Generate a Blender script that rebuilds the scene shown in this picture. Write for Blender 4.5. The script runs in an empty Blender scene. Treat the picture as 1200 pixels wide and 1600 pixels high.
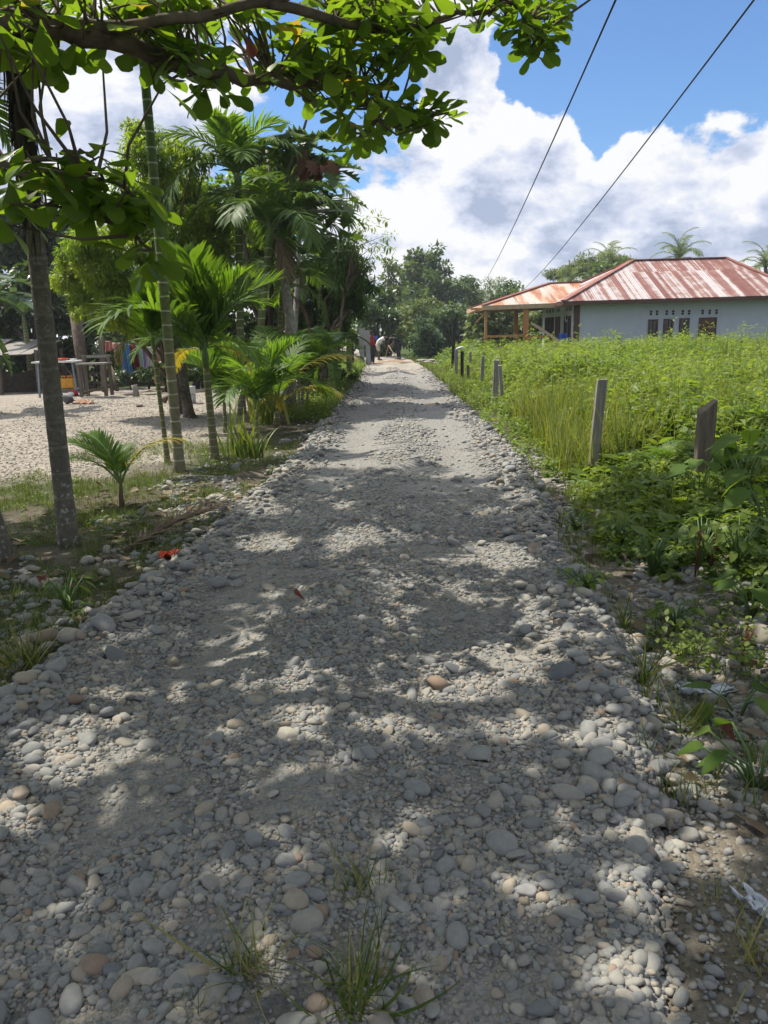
import bpy, bmesh, math, random
import numpy as np
from mathutils import Vector, Matrix, noise as mnoise
R = math.radians
SC = bpy.context.scene
COL = SC.collection
rng = np.random.default_rng(7)
random.seed(7)

# ------------------------------------------------------------------ camera
CAM_H = 1.6
F = 1200.0
PITCH = math.atan(283 / 1200.0)
ROLL = R(-1.6)
cam_d = bpy.data.cameras.new('camera')
cam = bpy.data.objects.new('camera', cam_d)
COL.objects.link(cam)
CM = (Matrix.Rotation(R(90) - PITCH, 3, 'X') @ Matrix.Rotation(ROLL, 3, 'Z'))
cam.matrix_world = Matrix.Translation((0, 0, CAM_H)) @ CM.to_4x4()
cam_d.sensor_fit = 'VERTICAL'
cam_d.sensor_height = 36.0
cam_d.lens = 36.0 * F / 1600.0
cam_d.clip_start = 0.05
cam_d.clip_end = 3000
SC.camera = cam
CMn = np.array(CM)


def ray(px, py):
    return CMn @ np.array([px - 600.0, 800.0 - py, -F])


def P(px, py, z=0.0):
    d = ray(px, py)
    t = (z - CAM_H) / d[2]
    return np.array([d[0] * t, d[1] * t, z])


def A(px, py, D):
    d = ray(px, py)
    t = D / d[1]
    return np.array([d[0] * t, D, CAM_H + d[2] * t])


def proj(p):
    p = np.atleast_2d(np.asarray(p, float))
    q = (p - np.array([0, 0, CAM_H])) @ CMn
    dep = -q[:, 2]
    s = np.where(dep > 0.05, F / np.maximum(dep, 0.05), 1e6)
    return 600 + q[:, 0] * s, 800 - q[:, 1] * s, dep


# ------------------------------------------------------------------ terrain
LE = [P(*p) for p in ((-260, 1600), (40, 1060), (335, 830), (480, 700), (557, 600), (572, 572))]
RE = [P(*p) for p in ((1010, 1600), (965, 1060), (852, 830), (792, 700), (692, 600), (662, 572))]
LE += [np.array([-2.2, 60, 0]), np.array([-6, 90, 0])]
RE += [np.array([0.9, 60, 0]), np.array([-3, 90, 0])]
LEy = [p[1] for p in LE]; LEx = [p[0] for p in LE]
REy = [p[1] for p in RE]; REx = [p[0] for p in RE]


def edges(y):
    return np.interp(y, LEy, LEx), np.interp(y, REy, REx)


def vnoise(x, y, s, seed=0.0):
    # cheap smooth vectorised value noise, -1..1
    x = np.asarray(x, float) * s + seed * 17.3 + 1000
    y = np.asarray(y, float) * s + seed * 9.7 + 1000
    xi = np.floor(x); yi = np.floor(y)
    fx = x - xi; fy = y - yi
    fx = fx * fx * (3 - 2 * fx); fy = fy * fy * (3 - 2 * fy)

    def h(a, b):
        v = np.sin(a * 127.1 + b * 311.7) * 43758.5453
        return (v - np.floor(v)) * 2 - 1
    return ((h(xi, yi) * (1 - fx) + h(xi + 1, yi) * fx) * (1 - fy) + (h(xi, yi + 1) * (1 - fx) + h(xi + 1, yi + 1) * fx) * fy)


def sstep(a, b, x):
    t = np.clip((np.asarray(x, float) - a) / (b - a), 0, 1)
    return t * t * (3 - 2 * t)


def hg(x, y):
    """natural ground either side of the road"""
    x = np.asarray(x, float); y = np.asarray(y, float)
    l, r = edges(y)
    n = vnoise(x, y, .8) * .035 + vnoise(x, y, 2.7, 3) * .014
    z = -0.10 + n
    dr = x - r
    ditch = sstep(0.0, .45, dr) * (1 - sstep(.75, 1.5, dr)) * (1 - sstep(9, 16, y))
    z = z - .17 * ditch * sstep(2.2, 3.6, y) + .05 * (1 - sstep(2.0, 3.2, y)) * sstep(-.1, .2, dr) + .06 * sstep(1.2, 2.4, dr)
    return z


def hr(x, y):
    x = np.asarray(x, float); y = np.asarray(y, float)
    l, r = edges(y)
    c = (l + r) / 2; hw = (r - l) / 2
    s = (x - c) / hw
    amp = 1 + sstep(8, 14, y) * 1.1
    z = .012 * np.cos(s * 3.1) + .028 * np.exp(-(s / .22) ** 2) - .022 * np.exp(-((np.abs(s) - .5) / .2) ** 2)
    z = z + .026 * np.exp(-((np.abs(s) - .93) / .13) ** 2) * (1 + .7 * vnoise(x, y, 2.3, 5))
    z = z + (vnoise(x, y, 1.15, 1) * .028 + vnoise(x * .35, y, 1.6, 8) * .022) * amp + vnoise(x, y, 4.5, 2) * .009
    fall = sstep(.98, 1.32, np.abs(s))
    return z * (1 - fall) - .30 * fall


def ground_z(x, y):
    return np.maximum(hg(x, y), hr(x, y))


def G(px, py):
    """point of the ground under a photo pixel"""
    z = 0.0
    for _ in range(12):
        p = P(px, py, z)
        z = float(ground_z(p[0], p[1]))
    return np.array([p[0], p[1], z])


# sun (from the left front)
SUN_EL, SUN_AZ = R(61), R(-62)           # azimuth measured from +Y towards +X
SUN = np.array([math.cos(SUN_EL) * math.sin(SUN_AZ), math.cos(SUN_EL) * math.cos(SUN_AZ), math.sin(SUN_EL)])

# ------------------------------------------------------------------ mesh tools


class MB:
    def __init__(self):
        self.V = []; self.F = []; self.Rn = []; self.n = 0; self.M = []

    def add(self, V, Fc, rnd=0.5, mi=0):
        V = np.asarray(V, float).reshape(-1, 3)
        if not isinstance(Fc, list):
            Fc = [Fc]
        for f in Fc:
            f = np.asarray(f, np.int64)
            if f.size:
                self.F.append(f + self.n); self.M.append(np.full(len(f), mi, np.int32))
        self.V.append(V)
        self.Rn.append(np.broadcast_to(np.asarray(rnd, float), (len(V),)))
        self.n += len(V)
        return self

    def box(self, c, s, rot=None, rnd=.5, mi=0):
        v = np.array([[x, y, z] for x in (-.5, .5) for y in (-.5, .5) for z in (-.5, .5)]) * np.asarray(s, float)
        if rot is not None:
            v = v @ np.asarray(rot, float).T
        f = [[0, 1, 3, 2], [4, 6, 7, 5], [0, 4, 5, 1], [2, 3, 7, 6], [0, 2, 6, 4], [1, 5, 7, 3]]
        return self.add(v + np.asarray(c, float), np.array(f), rnd, mi)

    def bar(self, a, b, w, h=None, up=(0, 0, 1), rnd=.5, mi=0):
        a = np.asarray(a, float); b = np.asarray(b, float)
        d = b - a; L = np.linalg.norm(d); d = d / L
        u = np.asarray(up, float)
        if abs(d @ u) > .98:
            u = np.array([0, 1., 0])
        x = np.cross(d, u); x /= np.linalg.norm(x)
        z = np.cross(x, d)
        return self.box((a + b) / 2, (w, L, h or w), np.stack([x, d, z], 1), rnd, mi)

    def tube(self, pts, rad, n=8, rnd=.5, mi=0, cap=True):
        pts = np.asarray(pts, float); m = len(pts)
        rad = np.broadcast_to(np.asarray(rad, float), (m,))
        t = np.gradient(pts, axis=0)
        t /= np.linalg.norm(t, axis=1)[:, None] + 1e-12
        u = np.array([1., 0, 0]) if abs(t[0][0]) < .9 else np.array([0, 1., 0])
        ang = np.arange(n) * 2 * math.pi / n
        V = np.zeros((m, n, 3))
        for i in range(m):
            u = u - t[i] * (u @ t[i]); u /= np.linalg.norm(u)
            w = np.cross(t[i], u)
            V[i] = pts[i] + rad[i] * (np.cos(ang)[:, None] * u + np.sin(ang)[:, None] * w)
        i, j = np.meshgrid(np.arange(m - 1), np.arange(n), indexing='ij')
        j2 = (j + 1) % n
        q = np.stack([i * n + j, i * n + j2, (i + 1) * n + j2, (i + 1) * n + j], -1).reshape(-1, 4)
        V = V.reshape(-1, 3)
        Fs = [q]
        if cap:
            V = np.concatenate([V, pts[:1], pts[-1:]])
            k = np.arange(n); k2 = (k + 1) % n
            Fs.append(np.concatenate([np.stack([np.full(n, m * n), k2, k], 1),
                                      np.stack([np.full(n, m * n + 1), (m - 1) * n + k, (m - 1) * n + k2], 1)]))
        return self.add(V, Fs, rnd, mi)

    def scatter(self, tm, fr, pos, scale, rnd, mi=0):
        tv, tf = tm
        n = len(pos); k = len(tv)
        scale = np.asarray(scale, float)
        if scale.ndim == 0:
            scale = np.full((n, 3), float(scale))
        elif scale.ndim == 1:
            scale = np.repeat(scale[:, None], 3, 1)
        V = np.einsum('nij,nkj->nki', fr, tv[None] * scale[:, None, :]) + np.asarray(pos)[:, None, :]
        Fs = [(f[None] + (np.arange(n) * k)[:, None, None]).reshape(-1, f.shape[1]) for f in (tf if isinstance(tf, list) else [tf])]
        return self.add(V.reshape(-1, 3), Fs, np.repeat(np.broadcast_to(np.asarray(rnd, float), (n,)), k), mi)

    def mesh(self, name, mats, smooth=True, off=(0, 0, 0)):
        me = bpy.data.meshes.new(name)
        V = np.concatenate(self.V) - np.asarray(off, float)
        me.vertices.add(len(V)); me.vertices.foreach_set('co', V.astype(np.float32).ravel())
        lt = np.concatenate([np.full(len(f), f.shape[1], np.int32) for f in self.F])
        li = np.concatenate([f.ravel() for f in self.F]).astype(np.int32)
        me.loops.add(len(li)); me.loops.foreach_set('vertex_index', li)
        me.polygons.add(len(lt))
        ls = np.concatenate([[0], np.cumsum(lt)[:-1]]).astype(np.int32)
        me.polygons.foreach_set('loop_start', ls)
        me.polygons.foreach_set('material_index', np.concatenate(self.M))
        me.polygons.foreach_set('use_smooth', np.full(len(lt), smooth))
        me.update(calc_edges=True)
        at = me.attributes.new('rnd', 'FLOAT', 'POINT')
        at.data.foreach_set('value', np.concatenate(self.Rn).astype(np.float32))
        for m in (mats if isinstance(mats, (list, tuple)) else [mats]):
            me.materials.append(m)
        return me

    def build(self, name, mats, parent=None, smooth=True, loc=None):
        """loc: put the object's origin at that world point (top-level things made in world space)"""
        off = (0, 0, 0) if loc is None else loc
        o = bpy.data.objects.new(name, self.mesh(name, mats, smooth, off))
        COL.objects.link(o)
        if loc is not None:
            o.location = loc
        if parent is not None:
            o.parent = parent
        return o


def tag(o, label=None, cat=None, group=None, kind=None):
    if label: o['label'] = label
    if cat: o['category'] = cat
    if group: o['group'] = group
    if kind: o['kind'] = kind
    return o


def thing(name, label, cat, loc=(0, 0, 0), rz=0.0, group=None):
    o = bpy.data.objects.new(name, None)
    COL.objects.link(o)
    o.empty_display_size = .2
    o.location = [float(v) for v in loc]; o.rotation_euler = (0, 0, rz)
    return tag(o, label, cat, group)


def inst(name, me, parent=None, loc=(0, 0, 0), rot=(0, 0, 0), sc=1.0):
    o = bpy.data.objects.new(name, me)
    COL.objects.link(o)
    o.location = [float(v) for v in loc]; o.rotation_euler = rot
    o.scale = (sc, sc, sc) if np.isscalar(sc) else sc
    if parent is not None:
        o.parent = parent
    return o


def nrm(v):
    return v / (np.linalg.norm(v, axis=-1, keepdims=True) + 1e-9)


def frames(d, up):
    y = nrm(d); x = nrm(np.cross(y, up)); z = np.cross(x, y)
    return np.stack([x, y, z], -1)


def sph(n, r=rng):
    return nrm(r.normal(size=(n, 3)))


# leaf templates: along +Y, width X, normal Z
def leaf_tm(prof, fold=.15, curl=.12, wave=0.0):
    V = []; Q = []
    for i, (t, w) in enumerate(prof):
        z = -curl * t * t + wave * math.sin(t * 9)
        V += [(-w, t, z + fold * w * 2), (0, t, z), (w, t, z + fold * w * 2)]
        if i:
            a = 3 * (i - 1); b = 3 * i
            Q += [(a, a + 1, b + 1, b), (a + 1, a + 2, b + 2, b + 1)]
    return np.array(V, float), np.array(Q)


LEAF_OBOV = leaf_tm([(0, .015), (.12, .04), (.35, .14), (.6, .25), (.8, .30), (.93, .22), (1, .05)], .12, .15)
LEAF_OBOV2 = leaf_tm([(0, .015), (.15, .05), (.38, .16), (.62, .23), (.82, .25), (.95, .15), (1, .02)], .22, -.1, .02)
LEAF_OBOV3 = leaf_tm([(0, .015), (.1, .04), (.3, .12), (.55, .24), (.78, .32), (.93, .26), (1, .08)], .05, .38, .015)
LEAF_LANCE = leaf_tm([(0, .02), (.3, .13), (.65, .12), (1, .005)], .2, .2)
LEAF_OVATE = leaf_tm([(0, .05), (.2, .27), (.5, .30), (.8, .14), (1, .005)], .12, .18)
LEAF_TARO = leaf_tm([(-.2, .14), (-.02, .30), (.2, .36), (.5, .30), (.8, .13), (1, .005)], .1, .25)
LEAF_Q = (np.array([(0, 0, 0), (.28, .45, .05), (0, 1, -.12), (-.28, .45, .05)], float), np.array([[0, 1, 2, 3]]))
LEAF_QN = (np.array([(0, 0, 0), (.14, .45, .03), (0, 1, -.15), (-.14, .45, .03)], float), np.array([[0, 1, 2, 3]]))


def blade_tm(segs=4, w=.02, bend=.5):
    V = []; Q = []
    for i in range(segs + 1):
        t = i / segs
        k = bend * 1.5
        y = (1 - math.cos(k * t)) / k; z = math.sin(k * t) / k
        ww = w * (1 - t ** 1.6) + .0006
        V += [(-ww, y, z), (ww, y, z)]
        if i:
            a0 = 2 * (i - 1); b0 = 2 * i
            Q.append((a0, a0 + 1, b0 + 1, b0))
    return np.array(V, float), np.array(Q)


# blade: grows up +Z and bends to +Y
BLADE_UP = blade_tm(4, .018, .25)
BLADE_MID = blade_tm(4, .016, .6)
BLADE_LOW = blade_tm(5, .014, 1.1)


def rotz(n, r=rng, tilt=.0):
    """n frames with random heading and a small tilt (for things that grow up +Z)"""
    a = r.uniform(0, 2 * math.pi, n)
    c, s = np.cos(a), np.sin(a)
    M = np.zeros((n, 3, 3))
    M[:, 0, 0] = c; M[:, 0, 1] = -s; M[:, 1, 0] = s; M[:, 1, 1] = c; M[:, 2, 2] = 1
    if tilt:
        ax = r.normal(0, tilt, (n, 2))
        T = np.tile(np.eye(3), (n, 1, 1))
        T[:, 0, 2] = ax[:, 0]; T[:, 2, 0] = -ax[:, 0]
        T[:, 1, 2] = ax[:, 1]; T[:, 2, 1] = -ax[:, 1]
        M = T @ M
    return M


def ico(sub):
    bm = bmesh.new(); bmesh.ops.create_icosphere(bm, subdivisions=sub, radius=1)
    V = np.array([v.co[:] for v in bm.verts]); Fc = np.array([[v.index for v in f.verts] for f in bm.faces])
    bm.free()
    return V, Fc


def stone_tm(sub, seed, rough=.16):
    V, Fc = ico(sub)
    r = np.random.default_rng(seed)
    k = np.zeros(len(V))
    for _ in range(7):
        d = nrm(r.normal(size=3)); k += rough * r.uniform(.3, 1) * np.tanh(2.2 * (V @ d) + r.uniform(-.8, .8)) * r.choice([-1, 1])
    # a few flattened facets, as on broken river stones
    W = V * (1 + .58 * k)[:, None]
    for _ in range(r.integers(2, 6)):
        d = nrm(r.normal(size=3)); h = r.uniform(.5, .82)
        q = W @ d
        W = W - np.maximum(q - h, 0)[:, None] * d * .8
    return W, Fc


# ------------------------------------------------------------------ materials
class NT:
    def __init__(self, name):
        self.m = bpy.data.materials.new(name); self.m.use_nodes = True
        self.t = self.m.node_tree; self.t.nodes.clear()
        self.out = self.n('ShaderNodeOutputMaterial')

    def n(self, typ, **kw):
        nd = self.t.nodes.new(typ)
        for k, v in kw.items():
            setattr(nd, k, v)
        return nd

    def l(self, a, b):
        self.t.links.new(a, b)

    def ramp(self, fac, stops, interp='LINEAR'):
        r = self.n('ShaderNodeValToRGB'); r.color_ramp.interpolation = interp
        el = r.color_ramp.elements
        while len(el) > 1: el.remove(el[0])
        el[0].position = stops[0][0]; el[0].color = (*stops[0][1], 1)
        for p, c in stops[1:]:
            e = el.new(p); e.color = (*c, 1)
        self.l(fac, r.inputs['Fac'])
        return r.outputs['Color']

    def noise(self, scale, detail=4, rough=.6, vec=None, dist=0.0):
        nd = self.n('ShaderNodeTexNoise')
        nd.inputs['Scale'].default_value = scale; nd.inputs['Detail'].default_value = detail
        nd.inputs['Roughness'].default_value = rough; nd.inputs['Distortion'].default_value = dist
        if vec is not None: self.l(vec, nd.inputs['Vector'])
        return nd.outputs['Fac']

    def mix(self, fac, a, b, blend='MIX'):
        nd = self.n('ShaderNodeMix', data_type='RGBA', blend_type=blend)
        for s, v in ((0, fac), (6, a), (7, b)):
            if hasattr(v, 'links') or hasattr(v, 'node'):
                self.l(v, nd.inputs[s])
            else:
                nd.inputs[s].default_value = (*v, 1) if isinstance(v, (tuple, list)) else v
        return nd.outputs[2]

    def math(self, op, a, b=None, c=None):
        nd = self.n('ShaderNodeMath', operation=op)
        for i, v in enumerate((a, b, c)):
            if v is None: continue
            if hasattr(v, 'node'): self.l(v, nd.inputs[i])
            else: nd.inputs[i].default_value = v
        return nd.outputs[0]

    def pos(self):
        return self.n('ShaderNodeNewGeometry').outputs['Position']

    def obj(self):
        return self.n('ShaderNodeTexCoord').outputs['Object']

    def attr(self, name='rnd'):
        return self.n('ShaderNodeAttribute', attribute_name=name).outputs['Fac']

    def orand(self):
        return self.n('ShaderNodeObjectInfo').outputs['Random']

    def bump(self, h, strength=.5, dist=.02):
        b = self.n('ShaderNodeBump'); b.inputs['Strength'].default_value = strength; b.inputs['Distance'].default_value = dist
        self.l(h, b.inputs['Height'])
        return b.outputs['Normal']

    def pbr(self, col, rough=.8, spec=.3, normal=None, metal=0.0):
        p = self.n('ShaderNodeBsdfPrincipled')
        if hasattr(col, 'node'): self.l(col, p.inputs['Base Color'])
        else: p.inputs['Base Color'].default_value = (*col, 1)
        if hasattr(rough, 'node'): self.l(rough, p.inputs['Roughness'])
        else: p.inputs['Roughness'].default_value = rough
        p.inputs['Specular IOR Level'].default_value = spec
        p.inputs['Metallic'].default_value = metal
        if normal is not None: self.l(normal, p.inputs['Normal'])
        return p.outputs[0]

    def done(self, sh):
        self.l(sh, self.out.inputs['Surface'])
        return self.m


def m_leaf(name, stops, trans=.35, rough=.42, spec=.35, tint=(1.35, 1.25, .45)):
    t = NT(name)
    c = t.ramp(t.attr(), stops)
    nz = t.noise(3.0, 2, .5, t.pos())
    c = t.mix(t.math('MULTIPLY', nz, .45), c, t.mix(1.0, c, (.55, .62, .5), 'MULTIPLY'))
    p = t.pbr(c, rough, spec)
    tr = t.n('ShaderNodeBsdfTranslucent')
    t.l(t.mix(1.0, c, tint, 'MULTIPLY'), tr.inputs['Color'])
    mx = t.n('ShaderNodeMixShader'); mx.inputs[0].default_value = trans
    t.l(p, mx.inputs[1]); t.l(tr.outputs[0], mx.inputs[2])
    return t.done(mx.outputs[0])


def m_plain(name, c1, c2=None, scale=8, rough=.8, spec=.25, bump=.0, bscale=30, per_obj=False, metal=0.0):
    t = NT(name)
    c2 = c2 or tuple(x * .7 for x in c1)
    nz = t.noise(scale, 6, .65, t.obj())
    c = t.ramp(nz, [(.3, c2), (.7, c1)])
    if per_obj:
        c = t.mix(t.orand(), c, t.mix(1.0, c, (.62, .64, .68), 'MULTIPLY'))
    nm = t.bump(t.noise(bscale, 5, .6, t.obj()), bump, .01) if bump else None
    return t.done(t.pbr(c, rough, spec, nm, metal))


def m_wood(name, c1, c2, scale=1.0, rough=.85):
    t = NT(name)
    mp = t.n('ShaderNodeMapping'); mp.inputs['Scale'].default_value = (26 * scale, 26 * scale, 2.2 * scale)
    t.l(t.obj(), mp.inputs['Vector'])
    nz = t.noise(1.0, 6, .7, mp.outputs[0], .6)
    big = t.noise(3.0, 3, .6, t.obj())
    c = t.ramp(nz, [(.28, c2), (.5, tuple((a + b) / 2 for a, b in zip(c1, c2))), (.72, c1)])
    c = t.mix(t.math('MULTIPLY', big, .6), c, t.mix(1.0, c, (.55, .55, .52), 'MULTIPLY'))
    return t.done(t.pbr(c, rough, .2, t.bump(nz, .5, .006)))


STONE_STOPS = [(0, (.10, .112, .13)), (.15, (.185, .195, .20)), (.32, (.255, .26, .25)), (.5, (.20, .21, .222)), (.64, (.29, .275, .24)), (.74, (.235, .24, .235)),
               (.85, (.30, .255, .195)), (.94, (.37, .355, .315)), (1, (.22, .15, .105))]


def m_stone(name, attr=True, dust=.35, stops=None):
    t = NT(name)
    f = t.attr() if attr else t.orand()
    c = t.ramp(f, stops or STONE_STOPS)
    nz = t.noise(38, 5, .7, t.pos())
    c = t.mix(1.0, c, t.ramp(nz, [(.25, (.72, .72, .74)), (.75, (1.12, 1.1, 1.06))]), 'MULTIPLY')
    # dry dust caught on the stones
    c = t.mix(t.math('MULTIPLY', t.noise(5, 3, .6, t.pos()), dust), c, (.28, .262, .228))
    return t.done(t.pbr(c, .82, .25, t.bump(t.noise(130, 3, .6, t.pos()), .25, .004)))


M = {}
YARD_STOPS = [(0, (.205,.185,.16)), (.5, (.29,.265,.23)), (1, (.37,.345,.30))]
M['stone'] = m_stone('river_gravel', True, .3)
M['yardstone'] = m_stone('beige_yard_gravel', True, .3, YARD_STOPS)
M['bigstone'] = m_stone('river_stone', True, .2)


def m_road():
    t = NT('gravel_road_bed')
    p = t.pos()
    big = t.noise(1.1, 5, .6, p)
    base = t.ramp(big, [(.3, (.215, .205, .185)), (.55, (.27, .255, .225)), (.75, (.35, .32, .27))])
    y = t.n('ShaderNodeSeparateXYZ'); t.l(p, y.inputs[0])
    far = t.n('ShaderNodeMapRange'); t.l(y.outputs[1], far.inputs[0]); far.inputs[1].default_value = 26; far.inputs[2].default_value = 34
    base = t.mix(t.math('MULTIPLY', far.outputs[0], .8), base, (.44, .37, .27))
    vs = []
    for sc in (22, 48, 90):
        v = t.n('ShaderNodeTexVoronoi'); v.inputs['Scale'].default_value = sc; t.l(p, v.inputs['Vector'])
        vs.append(v)
    sep = t.n('ShaderNodeSeparateColor'); t.l(vs[0].outputs['Color'], sep.inputs[0])
    sep1 = t.n('ShaderNodeSeparateColor'); t.l(vs[1].outputs['Color'], sep1.inputs[0])
    st = t.ramp(sep1.outputs[0], STONE_STOPS)
    st0 = t.ramp(sep.outputs[0], STONE_STOPS)
    c = t.mix(.5, st, st0)
    base = t.mix(t.attr('soil'), base, t.ramp(t.noise(60, 4, .7, p), [(.3, (.05, .045, .04)), (.7, (.11, .10, .088))]))
    pebbly = t.ramp(t.noise(2.2, 4, .6, p), [(.35, (.25, .25, .25)), (.6, (.75, .75, .75))])
    c = t.mix(pebbly, base, c)
    pebbly = t.mix(t.math('MULTIPLY', t.attr('bare'), .75), pebbly, (0.08, .08, .08))
    gap = t.ramp(vs[1].outputs['Distance'], [(.35, (1, 1, 1)), (.75, (.55, .54, .52))])
    c = t.mix(pebbly, c, t.mix(1.0, c, gap, 'MULTIPLY'))
    h = t.math('ADD', t.math('MULTIPLY', vs[0].outputs['Distance'], -1.3), t.math('MULTIPLY', vs[1].outputs['Distance'], -.8))
    h = t.math('ADD', h, t.math('MULTIPLY', vs[2].outputs['Distance'], -.4))
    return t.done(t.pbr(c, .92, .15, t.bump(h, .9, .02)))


def m_ground():
    t = NT('verge_ground')
    p = t.pos()
    g = t.n('ShaderNodeAttribute', attribute_name='yard').outputs['Fac']
    gr = t.n('ShaderNodeAttribute', attribute_name='grassy').outputs['Fac']
    soil = t.ramp(t.noise(2.4, 6, .65, p), [(.3, (.055, .046, .035)), (.55, (.105, .09, .068)), (.75, (.19, .17, .135))])
    v = t.n('ShaderNodeTexVoronoi'); v.inputs['Scale'].default_value = 20; t.l(p, v.inputs['Vector'])
    v2 = t.n('ShaderNodeTexVoronoi'); v2.inputs['Scale'].default_value = 46; t.l(p, v2.inputs['Vector'])
    s1 = t.n('ShaderNodeSeparateColor'); t.l(v.outputs['Color'], s1.inputs[0])
    s2 = t.n('ShaderNodeSeparateColor'); t.l(v2.outputs['Color'], s2.inputs[0])
    yard = t.ramp(s1.outputs[0], [(0, (.19, .168, .145)), (.5, (.29, .26, .22)), (1, (.38, .345, .295))])
    yard2 = t.ramp(s2.outputs[0], [(0, (.16, .143, .125)), (.5, (.27, .245, .21)), (1, (.36, .33, .285))])
    yc = t.mix(.5, yard, yard2)
    yc = t.mix(1.0, yc, t.ramp(t.noise(.6, 4, .6, p), [(.3, (.86, .85, .83)), (.7, (1.05, 1.03, 1.0))]), 'MULTIPLY')
    green = t.ramp(t.noise(14, 5, .7, p), [(.3, (.03, .045, .014)), (.7, (.075, .11, .03))])
    c = t.mix(g, soil, yc)
    c = t.mix(gr, c, green)
    h = t.math('ADD', t.math('MULTIPLY', v.outputs['Distance'], -1), t.math('MULTIPLY', v2.outputs['Distance'], -.6))
    h = t.math('ADD', h, t.math('MULTIPLY', t.noise(30, 4, .6, p), .8))
    return t.done(t.pbr(c, .95, .1, t.bump(h, .8, .025)))


M['road'] = m_road()
M['ground'] = m_ground()
G3 = lambda a, b, c: [(0, a), (.5, b), (1, c)]
M['almond'] = m_leaf('almond_leaf', [(0, (.065, .12, .024)), (.45, (.11, .19, .03)), (.97, (.16, .24, .04)), (.992, (.20, .24, .045)), (1, (.27, .20, .06))], .6, .4, .4, (1.9, 1.8, .5))
M['lance'] = m_leaf('bright_fine_leaf', G3((.10, .17, .02), (.15, .23, .026), (.22, .29, .035)), .58, .4, .4, (1.7, 1.6, .5))
M['lance2'] = m_leaf('green_fine_leaf', G3((.085, .15, .022), (.125, .2, .028), (.18, .25, .035)), .56, .4, .4, (1.6, 1.5, .5))
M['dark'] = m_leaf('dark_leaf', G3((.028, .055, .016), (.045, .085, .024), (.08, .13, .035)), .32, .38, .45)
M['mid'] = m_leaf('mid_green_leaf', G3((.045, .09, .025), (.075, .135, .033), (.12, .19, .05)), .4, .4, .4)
M['far'] = m_leaf('far_tree_leaf', G3((.055, .10, .04), (.09, .145, .058), (.13, .19, .075)), .38, .5, .3)
M['farpale'] = m_leaf('pale_far_leaf', G3((.09, .135, .055), (.14, .19, .075), (.2, .25, .10)), .38, .5, .3)
M['bluish'] = m_leaf('vine_leaf', G3((.04, .085, .045), (.07, .13, .065), (.11, .18, .08)), .3, .5, .3)
M['weed'] = m_leaf('weed_leaf', G3((.085, .145, .026), (.145, .215, .038), (.23, .29, .07)), .5, .45, .3, (1.5, 1.45, .5))
M['broad'] = m_leaf('broad_weed_leaf', G3((.07, .13, .028), (.105, .18, .034), (.15, .23, .05)), .48, .6, .18, (1.5, 1.4, .5))
M['weedgrass'] = m_leaf('tall_grass_blade', G3((.10, .16, .03), (.17, .235, .05), (.3, .3, .10)), .45, .5, .3)
M['grass'] = m_leaf('short_grass_blade', G3((.06, .10, .025), (.105, .155, .038), (.30, .27, .13)), .4, .5, .25)
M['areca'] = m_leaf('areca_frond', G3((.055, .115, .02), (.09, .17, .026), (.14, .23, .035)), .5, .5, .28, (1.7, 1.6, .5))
M['arecad'] = m_leaf('shaded_palm_frond', G3((.045, .095, .02), (.075, .14, .026), (.12, .19, .04)), .45, .5, .28)  # darker copy of the areca frond, shade put into its greens
M['yellow'] = m_leaf('yellowing_frond', G3((.20, .19, .03), (.36, .31, .035), (.45, .36, .05)), .4, .4, .4, (1.3, 1.1, .5))
M['banana'] = m_leaf('banana_leaf', G3((.03, .07, .025), (.05, .10, .035), (.08, .14, .05)), .3, .35, .5)
M['dry'] = m_leaf('dry_frond', G3((.08, .055, .035), (.17, .12, .08), (.27, .21, .15)), .15, .7, .15, (1, .9, .7))
M['drydark'] = m_leaf('dead_frond_fibre', G3((.02, .018, .016), (.05, .043, .036), (.09, .075, .06)), .1, .8, .1, (1, .9, .7))
M['redleaf'] = m_leaf('fallen_red_leaf', G3((.11, .035, .022), (.17, .05, .03), (.18, .09, .05)), .3, .5, .3, (1, .8, .6))
M['bark'] = m_plain('brown_bark', (.16, .125, .095), (.06, .047, .037), 9, .9, .15, .7, 24)
M['barkdark'] = m_plain('dark_bark', (.085, .07, .055), (.03, .025, .02), 9, .9, .15, .7, 24)
M['barkpale'] = m_plain('pale_bark', (.36, .34, .30), (.15, .13, .11), 11, .9, .15, .5, 24)


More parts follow.
